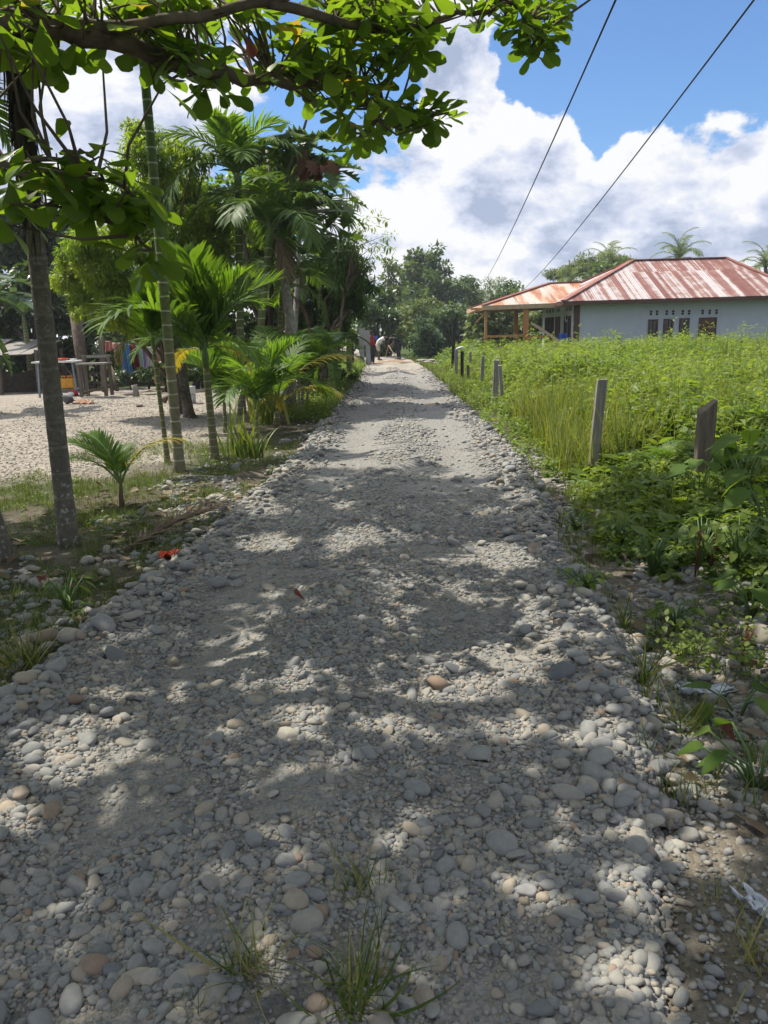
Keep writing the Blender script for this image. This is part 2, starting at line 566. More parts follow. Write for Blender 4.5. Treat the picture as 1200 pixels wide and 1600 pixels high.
def m_trunk(name, stops, ring, spacing, lichen=.0):
    t = NT(name)
    o = t.obj()
    s = t.n('ShaderNodeSeparateXYZ'); t.l(o, s.inputs[0])
    z = s.outputs[2]
    wob = t.math('MULTIPLY', t.noise(5, 2, .5, o), .03)
    fr = t.math('FRACT', t.math('DIVIDE', t.math('ADD', z, wob), spacing))
    rg = t.ramp(fr, [(0, (1, 1, 1)), (.05, (1, 1, 1)), (.1, (0, 0, 0)), (.94, (0, 0, 0)), (.99, (1, 1, 1))])
    zz = t.n('ShaderNodeMapRange'); t.l(z, zz.inputs[0]); zz.inputs[1].default_value = 0; zz.inputs[2].default_value = 5
    c = t.ramp(zz.outputs[0], stops)
    c = t.mix(1.0, c, t.ramp(t.noise(13, 5, .7, o), [(.3, (.6, .6, .6)), (.7, (1.15, 1.15, 1.1))]), 'MULTIPLY')
    c = t.mix(t.math('MULTIPLY', rg, .32 if lichen else .75), c, ring)
    if lichen:
        lz = t.n('ShaderNodeMapRange'); t.l(z, lz.inputs[0]); lz.inputs[1].default_value = 0; lz.inputs[2].default_value = .9; lz.inputs[3].default_value = 1; lz.inputs[4].default_value = .25
        li = t.ramp(t.noise(22, 4, .7, o), [(.56, (0, 0, 0)), (.64, (1, 1, 1))])
        c = t.mix(t.math('MULTIPLY', t.math('MULTIPLY', li, lz.outputs[0]), lichen), c, (.42, .42, .38))
    return t.done(t.pbr(c, .75, .25, t.bump(t.math('ADD', rg, t.noise(40, 4, .6, o)), .4, .008)))


M['trunkA'] = m_trunk('grey_palm_trunk', [(0, (.13, .115, .095)), (.45, (.12, .105, .08)), (.6, (.13, .13, .07)), (1, (.09, .12, .05))], (.21, .2, .16), .21, .9)
M['trunkC'] = m_trunk('green_palm_trunk', [(0, (.20, .18, .125)), (.25, (.19, .175, .10)), (.42, (.12, .145, .05)), (1, (.065, .12, .035))], (.42, .41, .33), .17)
M['trunkS'] = m_trunk('small_palm_trunk', [(0, (.17, .15, .09)), (.2, (.14, .15, .06)), (1, (.09, .13, .04))], (.36, .35, .27), .1)
M['crownshaft'] = m_plain('green_crownshaft', (.10, .17, .04), (.06, .11, .03), 5, .45, .4)
M['greypost'] = m_wood('weathered_grey_wood', (.36, .34, .31), (.14, .13, .115))
M['brownpost'] = m_wood('weathered_brown_wood', (.22, .185, .145), (.075, .06, .045))
M['darkpost'] = m_wood('blackened_wood', (.045, .042, .04), (.014, .013, .012))
M['newwood'] = m_wood('new_orange_timber', (.50, .28, .12), (.36, .18, .07), .6)
M['paleboard'] = m_wood('pale_timber', (.55, .42, .28), (.38, .27, .17), .6)
M['orangepost'] = m_plain('orange_painted_column', (.46, .20, .075), (.38, .16, .06), 4, .7)
M['greyboard'] = m_wood('grey_board', (.42, .42, .41), (.2, .2, .2), .6)
# ------------------------------------------------------------------ sky and sun
w = bpy.data.worlds.new('World'); SC.world = w; w.use_nodes = True
nt = w.node_tree; nt.nodes.clear()


def wn(t, **k):
    n = nt.nodes.new(t)
    for a, b in k.items(): setattr(n, a, b)
    return n


def wl(a, b): nt.links.new(a, b)


def wm(op, a, b=None, c=None):
    n = wn('ShaderNodeMath', operation=op)
    for i, v in enumerate((a, b, c)):
        if v is None: continue
        if hasattr(v, 'node'): wl(v, n.inputs[i])
        else: n.inputs[i].default_value = v
    return n.outputs[0]


def wv(op, a, b=None):
    n = wn('ShaderNodeVectorMath', operation=op)
    for i, v in enumerate((a, b)):
        if v is None: continue
        if hasattr(v, 'node'): wl(v, n.inputs[i])
        else: n.inputs[i].default_value = v
    return n


sky = wn('ShaderNodeTexSky'); sky.sky_type = 'NISHITA'; sky.sun_disc = False
sky.sun_elevation = SUN_EL; sky.sun_rotation = SUN_AZ
sky.air_density = 1.0; sky.dust_density = .3; sky.ozone_density = 2.5
bg1 = wn('ShaderNodeBackground'); bg1.inputs[1].default_value = .10
tintn = wn('ShaderNodeMix', data_type='RGBA', blend_type='MULTIPLY'); tintn.inputs[0].default_value = 1
wl(sky.outputs[0], tintn.inputs[6]); tintn.inputs[7].default_value = (.66, .88, 1.10, 1); wl(tintn.outputs[2], bg1.inputs[0])
tc = wn('ShaderNodeTexCoord')
dirv = wv('NORMALIZE', tc.outputs['Generated']).outputs[0]
sx = wn('ShaderNodeSeparateXYZ'); wl(dirv, sx.inputs[0])
cv = wv('MULTIPLY', dirv, (1.0, 1.0, 1.75))


def cloud_noise(off, scale, detail, rough=.58):
    a = wv('ADD', cv.outputs[0], off).outputs[0]
    n = wn('ShaderNodeTexNoise'); n.inputs['Scale'].default_value = scale; n.inputs['Detail'].default_value = detail
    n.inputs['Roughness'].default_value = rough; n.inputs['Distortion'].default_value = .12
    wl(a, n.inputs['Vector'])
    return n.outputs['Fac']


OFF = (3.1, 7.7, 1.3)
dens = cloud_noise(OFF, 4.6, 12, .62)
dens2 = cloud_noise((OFF[0] + SUN[0] * .05, OFF[1] + SUN[1] * .05, OFF[2] + .07), 4.6, 6, .55)
big = cloud_noise((9.4, 2.2, 5.0), 2.1, 4)


wrp = wn('ShaderNodeTexNoise'); wrp.inputs['Scale'].default_value = 7; wrp.inputs['Detail'].default_value = 5
wl(dirv, wrp.inputs['Vector'])
dirw = wv('NORMALIZE', wv('ADD', dirv, wv('MULTIPLY', wv('SUBTRACT', wrp.outputs['Color'], (.5, .5, .5)).outputs[0], (.34, .34, .34)).outputs[0]).outputs[0]).outputs[0]


def blob(px, py, c0, c1):
    d = nrm(ray(px, py))
    dp = wv('DOT_PRODUCT', dirw, tuple(d)).outputs['Value']
    m = wn('ShaderNodeMapRange', interpolation_type='SMOOTHSTEP'); wl(dp, m.inputs[0])
    m.inputs[1].default_value = math.cos(R(c0)); m.inputs[2].default_value = math.cos(R(c1))
    return m.outputs[0]


cover = wm('ADD', dens, .08)
for px, py, a, b, wgt in ((1110, -50, 15, 3, -.36), (980, 60, 8, 1, -.12), (890, 195, 5, 1, -.08), (440, 160, 10, 1, -.2), (665, 240, 4, .5, -.07), (830, 250, 4, .5, -.06),
                          (150, 150, 13, 3, .16), (1120, 260, 10, 2, .22), (1190, 180, 4, 1, .08), (1020, 190, 4, 1, .06), (720, 330, 13, 4, .12), (740, 90, 8, 2, .14), (950, 380, 9, 2, .1)):
    cover = wm('ADD', cover, wm('MULTIPLY', blob(px, py, a, b), wgt))
mask = wn('ShaderNodeMapRange', interpolation_type='SMOOTHSTEP'); wl(cover, mask.inputs[0])
mask.inputs[1].default_value = .495; mask.inputs[2].default_value = .565
lit = wm('SUBTRACT', dens, dens2)
lit = wm('ADD', wm('MULTIPLY', lit, 4.4), .74)
lit = wm('SUBTRACT', lit, wm('MULTIPLY', wm('SUBTRACT', cover, .58), .8))
lit = wm('ADD', lit, wm('MULTIPLY', wm('SUBTRACT', big, .5), .9))
cr = wn('ShaderNodeValToRGB'); e = cr.color_ramp.elements
e[0].position = .25; e[0].color = (.42, .49, .66, 1)
e[1].position = .85; e[1].color = (1.0, 1.0, 1.0, 1)
k = e.new(.55); k.color = (.70, .75, .90, 1)
wl(lit, cr.inputs[0])
bg2 = wn('ShaderNodeBackground')
# glow added to the clouds around the unseen sun to brighten the shaded ground
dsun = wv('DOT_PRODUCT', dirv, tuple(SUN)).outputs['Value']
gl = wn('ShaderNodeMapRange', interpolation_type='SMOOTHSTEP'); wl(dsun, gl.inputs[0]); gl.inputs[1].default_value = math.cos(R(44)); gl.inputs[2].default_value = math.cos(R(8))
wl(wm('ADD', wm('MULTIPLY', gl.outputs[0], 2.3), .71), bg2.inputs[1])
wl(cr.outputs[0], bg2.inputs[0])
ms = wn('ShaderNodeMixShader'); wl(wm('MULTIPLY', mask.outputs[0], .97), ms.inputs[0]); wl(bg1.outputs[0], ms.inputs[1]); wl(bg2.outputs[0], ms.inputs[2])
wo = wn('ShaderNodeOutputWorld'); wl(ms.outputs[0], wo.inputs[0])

sl = bpy.data.lights.new('sun', 'SUN'); sl.energy = 5.0; sl.angle = R(.55); sl.color = (1, .925, .80)
so = bpy.data.objects.new('sun', sl); COL.objects.link(so)
so.rotation_euler = Vector(SUN).to_track_quat('Z', 'Y').to_euler()

# ------------------------------------------------------------------ ground sheet and road


def grid(xs, ys, zf):
    X, Y = np.meshgrid(xs, ys)
    V = np.stack([X, Y, zf(X, Y)], -1).reshape(-1, 3)
    nx, ny = len(xs), len(ys)
    i, j = np.meshgrid(np.arange(ny - 1), np.arange(nx - 1), indexing='ij')
    Q = np.stack([i * nx + j, i * nx + j + 1, (i + 1) * nx + j + 1, (i + 1) * nx + j], -1).reshape(-1, 4)
    return V, Q


xs = np.unique(np.concatenate([[-900, -400, -200, -100, -60], np.arange(-40, -8, 1.0), np.arange(-8, 8, .12), np.arange(8, 40, 1.0), [60, 100, 200, 400, 900]]))
ys = np.unique(np.concatenate([[-300, -100, -40], np.arange(-20, 0, 1.0), np.arange(0, 14, .12), np.arange(14, 40, .3), np.arange(40, 90, 2.0), [100, 140, 200, 400, 900, 1800]]))
V, Q = grid(xs, ys, lambda X, Y: hg(X, Y) - .16 * sstep(.015, .1, hr(X, Y) - hg(X, Y)))
mb = MB().add(V, Q)
ground = mb.build('ground', M['ground'])
tag(ground, kind='structure')


def yardmask(x, y):
    l, r = edges(y)
    n = vnoise(x, y, .9, 4) * .5 + vnoise(x, y, 2.5, 6) * .3
    left = sstep(1.25, 2.3, (l - x) + n * .8 - sstep(11, 16, y) * .3) * sstep(8.2, 10.4, y + n * 1.3 - (x + 3) * .25)
    return left * (1 - sstep(26.5, 27.5, y))


def grassmask(x, y):
    l, r = edges(y)
    n = vnoise(x, y, 1.3, 9) * .5 + vnoise(x, y, 4, 12) * .4
    a = sstep(.25, .9, l - x + n * .5) * sstep(-.25, .35, n) * .8
    b = sstep(.8, 1.6, x - r + n * .5) * sstep(-.3, .25, n + sstep(1.6, 2.4, x - r))
    far = sstep(17, 24, y)
    g = np.maximum(np.maximum(a, b), far * ((x < l - .2) | (x > r + .1)))
    return g * (1 - yardmask(x, y))


def gritmask(x, y):
    l, r = edges(y)
    g = sstep(-.1, .1, x - r) * (1 - sstep(1.1, 1.7, x - r + .3 * vnoise(x, y, 1.7, 71))) * (1 - sstep(4.5, 9, y)) * .5
    return np.maximum(yardmask(x, y), g * (.75 + .25 * vnoise(x, y, 3, 72)))


for nm, fn in (('yard', gritmask), ('grassy', grassmask)):
    at = ground.data.attributes.new(nm, 'FLOAT', 'POINT')
    at.data.foreach_set('value', fn(V[:, 0], V[:, 1]).astype(np.float32))

# ------------------------------------------------------------------ gravel
ST0 = [stone_tm(1, 100 + i, .14) for i in range(6)]
ST1 = [stone_tm(2, 200 + i) for i in range(12)]
ST2 = [stone_tm(3, 300 + i) for i in range(10)]


def stone_frames(n, tilt=.25):
    return rotz(n, rng, tilt)


def put_stones(mb, tms, x, y, rad, sink=.25, zoff=0, zf=ground_z, col=None):
    n = len(x)
    z = zf(x, y)
    ax = np.stack([rng.uniform(.9, 1.35, n), rng.uniform(.65, 1.0, n), rng.uniform(.38, .68, n)], 1)
    sc = ax * rad[:, None]
    k = rng.integers(0, len(tms), n)
    c = rng.random(n) if col is None else col
    fr = stone_frames(n)
    pos = np.stack([x, y, z + sc[:, 2] * (1 - 2 * sink) + zoff], 1)
    for i in range(len(tms)):
        m = k == i
        if m.any():
            mb.scatter(tms[i], fr[m], pos[m], sc[m], c[m])


def inview(x, y, z=0, mx=40):
    u, v, d = proj(np.stack([x, y, np.full_like(x, z)], 1))
    return (d > .3) & (u > -mx) & (u < 1200 + mx) & (v < 1600 + mx * 2) & (v > 0)


def sample_road(n, y0, y1, smax=1.0, power=1.0):
    y = y0 + (y1 - y0) * rng.random(n) ** power
    l, r = edges(y)
    s = rng.uniform(-smax, smax, n)
    x = (l + r) / 2 + s * (r - l) / 2
    return x, y, s


BARE = [(230, 1240, .26), (430, 1265, .2), (330, 1450, .14), (900, 1535, .3), (720, 1570, .14), (440, 1560, .2), (560, 1490, .15), (520, 1590, .2), (545, 1085, .16), (420, 940, .3), (1010, 1500, .3), (300, 1090, .1)]
SOIL = [(430, 1560, .13), (560, 1480, .12), (500, 1590, .16), (545, 1085, .1), (620, 1500, .06)]
BAREp = [(P(a, b)[0], P(a, b)[1], c) for a, b, c in BARE]
SOILp = [(P(a, b)[0], P(a, b)[1], c) for a, b, c in SOIL]


def blobs(x, y, lst):
    o = np.zeros(np.shape(x))
    for a, b, c in lst:
        o = np.maximum(o, np.exp(-(((x - a) ** 2 + (y - b) ** 2) / c ** 2)))
    return o


def fines(x, y):
    """0..1: where the fine grit shows bare (ruts, patches)"""
    l, r = edges(y)
    s = (x - (l + r) / 2) / ((r - l) / 2)
    rut = np.exp(-((np.abs(s) - .5) / .2) ** 2)
    n = vnoise(x, y, 1.7, 21) * .6 + vnoise(x, y, 4.2, 22) * .35
    return np.clip(1.1 * blobs(x, y, BAREp) + sstep(.0, .5, n + rut * (.45 + .5 * sstep(7, 13, y)) - .1 + .12 * sstep(7, 12, y)), 0, 1)


# road: a raised bed of gravel that follows its own two edges
ys = np.concatenate([np.arange(-3, 14, .06), np.arange(14, 34, .14), np.arange(34, 95, .6)])
us = np.linspace(-1.38, 1.38, 75)
l, r = edges(ys)
X = ((l + r) / 2)[:, None] + ((r - l) / 2)[:, None] * us[None]
Y = np.repeat(ys[:, None], len(us), 1)
V = np.stack([X, Y, hr(X, Y)], -1).reshape(-1, 3)
_, Q = grid(us, ys, lambda a, b: a * 0)
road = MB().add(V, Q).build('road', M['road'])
tag(road, kind='structure')
at = road.data.attributes.new('soil', 'FLOAT', 'POINT'); at.data.foreach_set('value', blobs(V[:, 0], V[:, 1], SOILp).astype(np.float32))
at = road.data.attributes.new('bare', 'FLOAT', 'POINT'); at.data.foreach_set('value', fines(V[:, 0], V[:, 1]).astype(np.float32))


gv = MB()
# small
x, y, s = sample_road(120000, 1.2, 7.5, 1.06, 1.35)
k = inview(x, y) & (rng.random(len(x)) > fines(x, y) * .92)
x, y = x[k], y[k]
put_stones(gv, ST0, x, y, np.clip(rng.lognormal(math.log(.0078), .38, len(x)), .004, .017) * (1 + .03 * y), .38)
# medium
x, y, s = sample_road(34000, 1.2, 13, 1.1, 1.5)
k = inview(x, y) & (rng.random(len(x)) > (fines(x, y) * .95 + .45 * sstep(5, 9, y)) * (1 - sstep(.7, .95, np.abs(s))))
x, y = x[k], y[k]
put_stones(gv, ST1, x, y, np.clip(rng.lognormal(math.log(.0122), .36, len(x)), .008, .034) * (1 + .02 * y), .36)
# far medium
x, y, s = sample_road(9000, 11, 34, 1.08, 1.3)
k = rng.random(len(x)) > np.clip(fines(x, y) * .9 + .35, 0, .97) * (1 - sstep(.75, 1.0, np.abs(s)))
x, y = x[k], y[k]
put_stones(gv, ST0, x, y, rng.uniform(.014, .04, len(x)), .4)
# bigger cobbles all over and heaped along both edges
x, y, s = sample_road(1700, 1.3, 10, 1.05, 1.3)
k = inview(x, y) & (rng.random(len(x)) > fines(x, y) * .8)
put_stones(gv, ST2, x[k], y[k], np.clip(rng.lognormal(math.log(.0225), .33, k.sum()), .014, .05), .3)
for sgn, cnt in ((-1, 1500), (1, 1500)):
    y = rng.uniform(1.3, 26, cnt) ** 1.0
    y = 1.3 + 25 * rng.random(cnt) ** 1.7
    l, r = edges(y)
    s = sgn * (1.0 + rng.normal(0, .15, cnt))
    x = (l + r) / 2 + s * (r - l) / 2
    k = inview(x, y) & ((sgn < 0) | (y > 2.2))
    put_stones(gv, ST1, x[k], y[k], np.clip(rng.lognormal(math.log(.022), .42, k.sum()) * (.75 + .35 * sstep(2, 4, y[k])), .013, .075), .2, rng.uniform(0, .02, k.sum()))
# loose stones on both verges
for x0, x1, y0, y1, cnt in ((-1.4, -.05, 2.4, 11, 3200), (.0, 1.25, 2.0, 12, 5200)):
    y = y0 + (y1 - y0) * rng.random(cnt) ** 1.2
    l, r = edges(y)
    x = (l if x0 < -.2 else r) + rng.uniform(x0, x1, cnt)
    n = vnoise(x, y, 1.6, 31)
    k = inview(x, y) & (n > -.35)
    put_stones(gv, ST1, x[k], y[k], np.clip(rng.lognormal(math.log(.017), .5, k.sum()), .007, .06), .35)
# fine gravel on the soil at the lower right
cnt = 9000
y = 1.2 + 3.6 * rng.random(cnt); l, r = edges(y); x = r + rng.uniform(-.1, 1.3, cnt)
k = inview(x, y) & (vnoise(x, y, 2.6, 33) > -.5)
put_stones(gv, ST0, x[k], y[k], np.clip(rng.lognormal(math.log(.008), .5, k.sum()), .004, .03), .3)
tag(gv.build('gravel', M['stone']), 'grey and beige river gravel spread over the track and its verges', None, None, 'stuff')

# stones of the yard
y = 9.3 + 14 * rng.random(16000) ** 1.5
x = rng.uniform(-10, -1.2, 16000)
k = inview(x, y) & (rng.random(16000) < yardmask(x, y))
yg = MB()
put_stones(yg, ST0, x[k], y[k], rng.uniform(.009, .026, k.sum()), .4)
tag(yg.build('yard_gravel', M['yardstone']), 'fine beige gravel of the sunlit yard on the left', None, None, 'stuff')

# individual stones that stand out
STONES = [
    (237, 1533, 23, (1.0, .85, .62), .95, 'pale oval stone lying at the bottom left, beside a small grass tuft'),
    (626, 1522, 16, (1.0, .95, .7), .80, 'tan round stone right of the grass tuft at the bottom centre'),
    (650, 1235, 27, (1.25, .62, .5), .46, 'long flat grey stone lying in the middle of the track, pointing down right'),
    (750, 1180, 23, (1.05, .95, .5), .30, 'broad grey round cobble in the track, right of the large sunlit patch'),
    (915, 1405, 24, (1.1, .9, .6), .42, 'large rounded grey cobble near the lower right of the track'),
    (888, 1432, 25, (1.3, .55, .5), .72, 'long beige stone touching the large grey cobble at lower right'),
    (1052, 1161, 14, (1.05, .95, .8), .74, 'beige egg shaped stone alone on the soil right of the cobble edge'),
    (612, 1483, 17, (1.0, .95, .6), .22, 'square bluish grey stone just above the tan round stone'),
    (493, 1400, 20, (1.25, .75, .5), .50, 'kidney shaped greyish stone above the grass tufts'),
    (715, 1107, 14, (1.1, .8, .6), .72, 'small beige oval stone high in the cobbled part of the track'),
    (390, 1348, 16, (1.2, .7, .5), .35, 'upright grey oval pebble left of the kidney shaped stone'),
    (622, 1416, 22, (1.35, .6, .55), .28, 'smooth bluish long stone above the square bluish stone'),
    (1012, 1133, 24, (1.4, .7, .6), .78, 'brownish long cobble capping the right edge of the track'),
    (925, 937, 13, (1.1, .9, .8), .48, 'grey upright stone on the right edge beside a leafy weed'),
    (962, 768, 17, (1.3, .9, .7), .80, 'tan boulder on the bank below the leaning grey post'),
    (1188, 1002, 26, (1.3, .9, .9), .80, 'brown boulder at the right edge under the broad leaves'),
    (958, 1022, 19, (.8, 1.2, .7), .60, 'pale veined rock standing on the right edge of the track'),
    (940, 1081, 19, (1.4, .6, .5), .33, 'flat long greenish grey stone on the right cobble edge'),
    (990, 1365, 17, (1.3, .8, .4), .45, 'flat greyish slab in the lower right gravel'),
    (125, 1452, 19, (1.3, .8, .4), .45, 'flat dusty slab half buried at the lower left'),
    (1062, 905, 14, (1.3, .8, .7), .66, 'pale stone lying in the right ditch among weeds'),
    (500, 1100, 14, (1.1, .8, .6), .7, 'pale stone catching sunlight at the middle of the track'),
    (445, 694, 9, (1.5, .8, .8), .5, 'squarish pale block on the left edge below the yellow frond'),
    (437, 713, 8, (1.5, .8, .7), .55, 'low grey block in front of the squarish pale block'),
    (350, 785, 8, (1.1, .9, .9), .9, 'small whitish stone on the left bank above the dry frond'),
    (60, 915, 22, (1.8, .6, .5), .55, 'long grey stone in the shade at the far left verge'),
]
big_me = [MB().add(*stone_tm(4, 900 + i, .13)) for i in range(6)]
for i, (px, py, rp, asp, col, lab) in enumerate(STONES):
    p = G(px, py)
    _, _, dep = proj(p)
    rad = rp * .85 * dep[0] / F
    Vv, Fc = stone_tm(3, 500 + i, .09)
    mb = MB().add(Vv * rad * np.array(asp), Fc, col)
    o = mb.build('river_stone', M['bigstone'])
    o.location = p + np.array([0, 0, rad * asp[2] * .35]); o.rotation_euler = (rng.normal(0, .12), rng.normal(0, .12), rng.uniform(-.6, .6) if asp[0] < 1.2 else rng.uniform(-.9, -.2))
    tag(o, lab, 'stone')
# cobbles of the two heaped edges and of the track that can be counted
shared = []
for i in range(14):
    Vv, Fc = stone_tm(3, 700 + i, .12)
    shared.append([MB().add(Vv * np.array((1.15, .85, .58)), Fc, c).mesh('cobble', M['bigstone']) for c in (rng.random(), rng.random(), rng.random())])


def cobble(x, y, rad, lab, grp):
    o = inst('cobble', shared[rng.integers(14)][rng.integers(3)], None, (x, y, float(ground_z(x, y)) + rad * .3),
             (rng.normal(0, .15), rng.normal(0, .15), rng.uniform(0, 6.3)), rad)
    tag(o, lab, 'stone', grp)


for sgn, lab, grp, cnt in ((-1, 'rounded cobble piled along the left edge of the gravel track', 'cobbles of the left edge', 60),
                           (1, 'rounded cobble piled along the right edge of the gravel track', 'cobbles of the right edge', 65)):
    for i in range(cnt):
        yy = 2.4 + 12 * rng.random() ** 1.7
        l, r = edges(yy)
        ss = sgn * (.98 + rng.normal(0, .1))
        cobble((l + r) / 2 + ss * (r - l) / 2, yy, rng.uniform(.022, .048), lab, grp)
for i in range(70):
    while True:
        xx, yy, ss = [float(v[0]) for v in sample_road(1, 1.6, 6, .85, 1.2)]
        if fines(np.array([xx]), np.array([yy]))[0] < .5 and inview(np.array([xx]), np.array([yy]))[0]: break
    cobble(xx, yy, rng.uniform(.022, .04), 'grey or beige cobble lying loose in the shaded gravel track', 'loose cobbles in the track')
# heap of broken stone slabs by the far end of the track
p0 = G(676, 570)
for i in range(9):
    p = p0 + np.array([rng.uniform(-.7, .7), rng.uniform(-.4, .4), 0]); p[2] = ground_z(p[0], p[1]) + .05 + .07 * (i % 3)
    Vv, Fc = stone_tm(2, 800 + i, .1)
    o = MB().add(Vv * np.array((.38, .28, .1)), Fc, rng.uniform(.6, .92)).build('stone_slab', M['bigstone'])
    o.location = p; o.rotation_euler = (rng.normal(0, .15), rng.normal(0, .15), rng.uniform(0, 3))
    tag(o, 'flat pale stone slab in the small heap beside the far end of the track', 'stone', 'slabs of the far stone heap')

# thin air that fades the far trees
# ------------------------------------------------------------------ palms


def frond_mesh(name, mat, L=1.6, pairs=34, ll=.55, wd=.022, e0=65, e1=-20, vee=25, sweep=.75, droop=.25, seed=0, start=.16, rmat=None, profile=1.0, gaps=0.0, rw=.016):
    """a pinnate frond growing from the origin along +X and up; leaflets in a shallow V on both sides"""
    r = np.random.default_rng(seed)
    n = 24
    t = np.linspace(0, 1, n)
    ang = R(e0) + (R(e1) - R(e0)) * t ** 1.3
    st = L / (n - 1)
    pts = np.zeros((n, 3))
    for i in range(1, n):
        pts[i] = pts[i - 1] + st * np.array([math.cos(ang[i - 1]), 0, math.sin(ang[i - 1])])
    pts[:, 1] += .05 * L * np.sin(t * 2.5) * r.uniform(-1, 1)
    mb = MB().tube(pts, rw * (1 - .85 * t) + .002, 5, .6, 1, True)
    for i in range(pairs):
        tt = start + (1 - start) * (i + .5) / pairs
        p = np.array([np.interp(tt, t, pts[:, k]) for k in range(3)])
        a = np.interp(tt, t, ang)
        T = np.array([math.cos(a), 0, math.sin(a)]); N = np.array([-math.sin(a), 0, math.cos(a)])
        u = (tt - start) / (1 - start)
        lw = ll * (.35 + .65 * math.sin(math.pi * min(1, u * .85 + .16)) ** .8) * profile
        sw = sweep + .5 * u
        for sd in (-1, 1):
            if r.random() < gaps: continue
            S = np.array([0, sd, 0])
            v = R(vee + r.normal(0, 7))
            d = nrm(S * math.cos(v) + N * math.sin(v) + T * (sw + r.normal(0, .08)))
            k = lw * r.uniform(.85, 1.1); dr = droop * r.uniform(.7, 1.4)
            side = nrm(np.cross(d, N)); 
            q = []
            for f, ww in ((0, .35), (.3, 1), (.65, .85), (1, .05)):
                c = p + d * k * f + np.array([0, 0, -dr * k * f * f])
                q += [c - side * wd * ww, c + side * wd * ww]
            mb.add(np.array(q), np.array([[0, 1, 3, 2], [2, 3, 5, 4], [4, 5, 7, 6]]), np.clip(.5 + r.normal(0, .22) + .25 * (u - .5), 0, 1))
    return mb.mesh(name, [mat, rmat or M['crownshaft']])


FR = {}
FR['areca'] = [frond_mesh('frond', M['areca'], 1.5, 30, .62, .026, 70, -25, 32, .6, .3, i) for i in range(4)]
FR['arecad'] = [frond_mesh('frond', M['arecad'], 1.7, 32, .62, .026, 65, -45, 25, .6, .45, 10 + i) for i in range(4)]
FR['up'] = [frond_mesh('frond', M['areca'], 1.25, 26, .62, .026, 84, 35, 30, .75, .12, 20 + i) for i in range(3)]
FR['yellow'] = [frond_mesh('frond', M['yellow'], 1.3, 30, .42, .016, 55, -40, 15, .7, .35, 30 + i) for i in range(2)]
FR['coco'] = [frond_mesh('frond', M['areca'], 1.0, 34, .36, .011, 75, 0, 15, 1.0, .2, 40 + i, .2) for i in range(3)]
FR['farcoco'] = [frond_mesh('frond', M['farpale'], 4.2, 44, .95, .034, 74, -30, 12, .6, .35, 50 + i, .1, gaps=.12, rw=.05) for i in range(4)]
FR['dead'] = [frond_mesh('dead_frond', M['dry'], 1.2, 24, .45, .016, -30, -95, 10, 1.3, .6, 60 + i, rmat=M['dry'], gaps=.2) for i in range(2)]


def palm(name, label, cat, base, top, r0, r1, tmat, fr, nf, scale=1.0, e=(0, 0), group=None, shaft=.45, extra=(), seed=0, bend=.0, flare=1.3, fan=None, ring=.17):
    rr = np.random.default_rng(1000 + seed)
    base = np.asarray(base, float); top = np.asarray(top, float)
    t_ = thing(name, label, cat, base, 0, group)
    d = top - base
    H = d[2]
    n = max(8, int(H / ring * 2))
    tt = np.linspace(0, 1, n)
    pts = d[None] * tt[:, None]
    pts[:, 0] += bend * np.sin(tt * math.pi)
    rad = r0 + (r1 - r0) * tt
    rad = rad * (1 + (flare - 1) * np.exp(-tt * H / .18)) * (1 + .035 * (np.arange(n) % 2))
    pts[0, 2] -= .08
    MB().tube(pts, rad, 14).build('trunk', tmat, t_)
    if shaft:
        dd = nrm(d)
        s = np.array([d, d + dd * shaft * .5, d + dd * shaft])
        MB().tube(s, [r1 * 1.0, r1 * 1.15, r1 * .55], 12).build('crownshaft', M['crownshaft'], t_)
    tp = d + nrm(d) * shaft * .9
    for i in range(nf):
        az = (i * 2.39996 + rr.uniform(-.25, .25)) if fan is None else fan[i % len(fan)] + rr.uniform(-.1, .1)
        lean = R(e[0] + (e[1] - e[0]) * (i / max(1, nf - 1)) + rr.uniform(-6, 6))
        o = inst('frond', fr[i % len(fr)], t_, tp + np.array([0, 0, -.03 * (nf - i) * (shaft > 0)]), (0, lean, az), scale * rr.uniform(.85, 1.1))
    for me, az, lean, sc, dz in extra:
        inst('dead_frond' if 'dead' in me.name else 'frond', me, t_, tp + np.array([0, 0, dz]), (0, R(lean), az), sc)
    return t_


def along(px0, py0, px1, py1, dD=0.0):
    b = G(px0, py0)
    return b, A(px1, py1, b[1] + dD)


# foreground palm A: trunk runs out past the top of the frame, dead fronds hang down its upper part
b, tpt = along(108, 852, 16, 20)
tA = palm('palm_tree', 'thick grey brown palm trunk with dead fronds hanging down it, nearest at the left', 'palm tree', b, tpt, .076, .060, M['trunkA'], FR['areca'], 5, .8, (0, 60), shaft=.7, seed=1, flare=1.25, ring=.21)
mb = MB()
rr = np.random.default_rng(5)
dloc = tpt - b
for i in range(420):
    f = rr.uniform(.66, 1.0)
    p = dloc * f
    a = rr.uniform(0, 6.28); rad = rr.uniform(.05, .085)
    L = rr.uniform(.25, .6)
    q0 = p + np.array([math.cos(a) * rad, math.sin(a) * rad, .1])
    wv_ = rr.uniform(.004, .012)
    k = np.array([-math.sin(a), math.cos(a), 0]) * wv_
    out = np.array([math.cos(a), math.sin(a), 0])
    q1 = q0 + np.array([0, 0, -L * .6]) + out * rr.uniform(.0, .035)
    q2 = q0 + np.array([0, 0, -L]) + out * rr.uniform(-.01, .075) + np.array([rr.normal(0, .02), 0, 0])
    mb.add(np.array([q0 - k, q0 + k, q1 - k, q1 + k, q2]), [np.array([[0, 1, 3, 2]]), np.array([[2, 3, 4]])], rr.random())
mb.build('dead_frond', M['drydark'], tA)
b, tpt = along(6, 872, -60, 640)
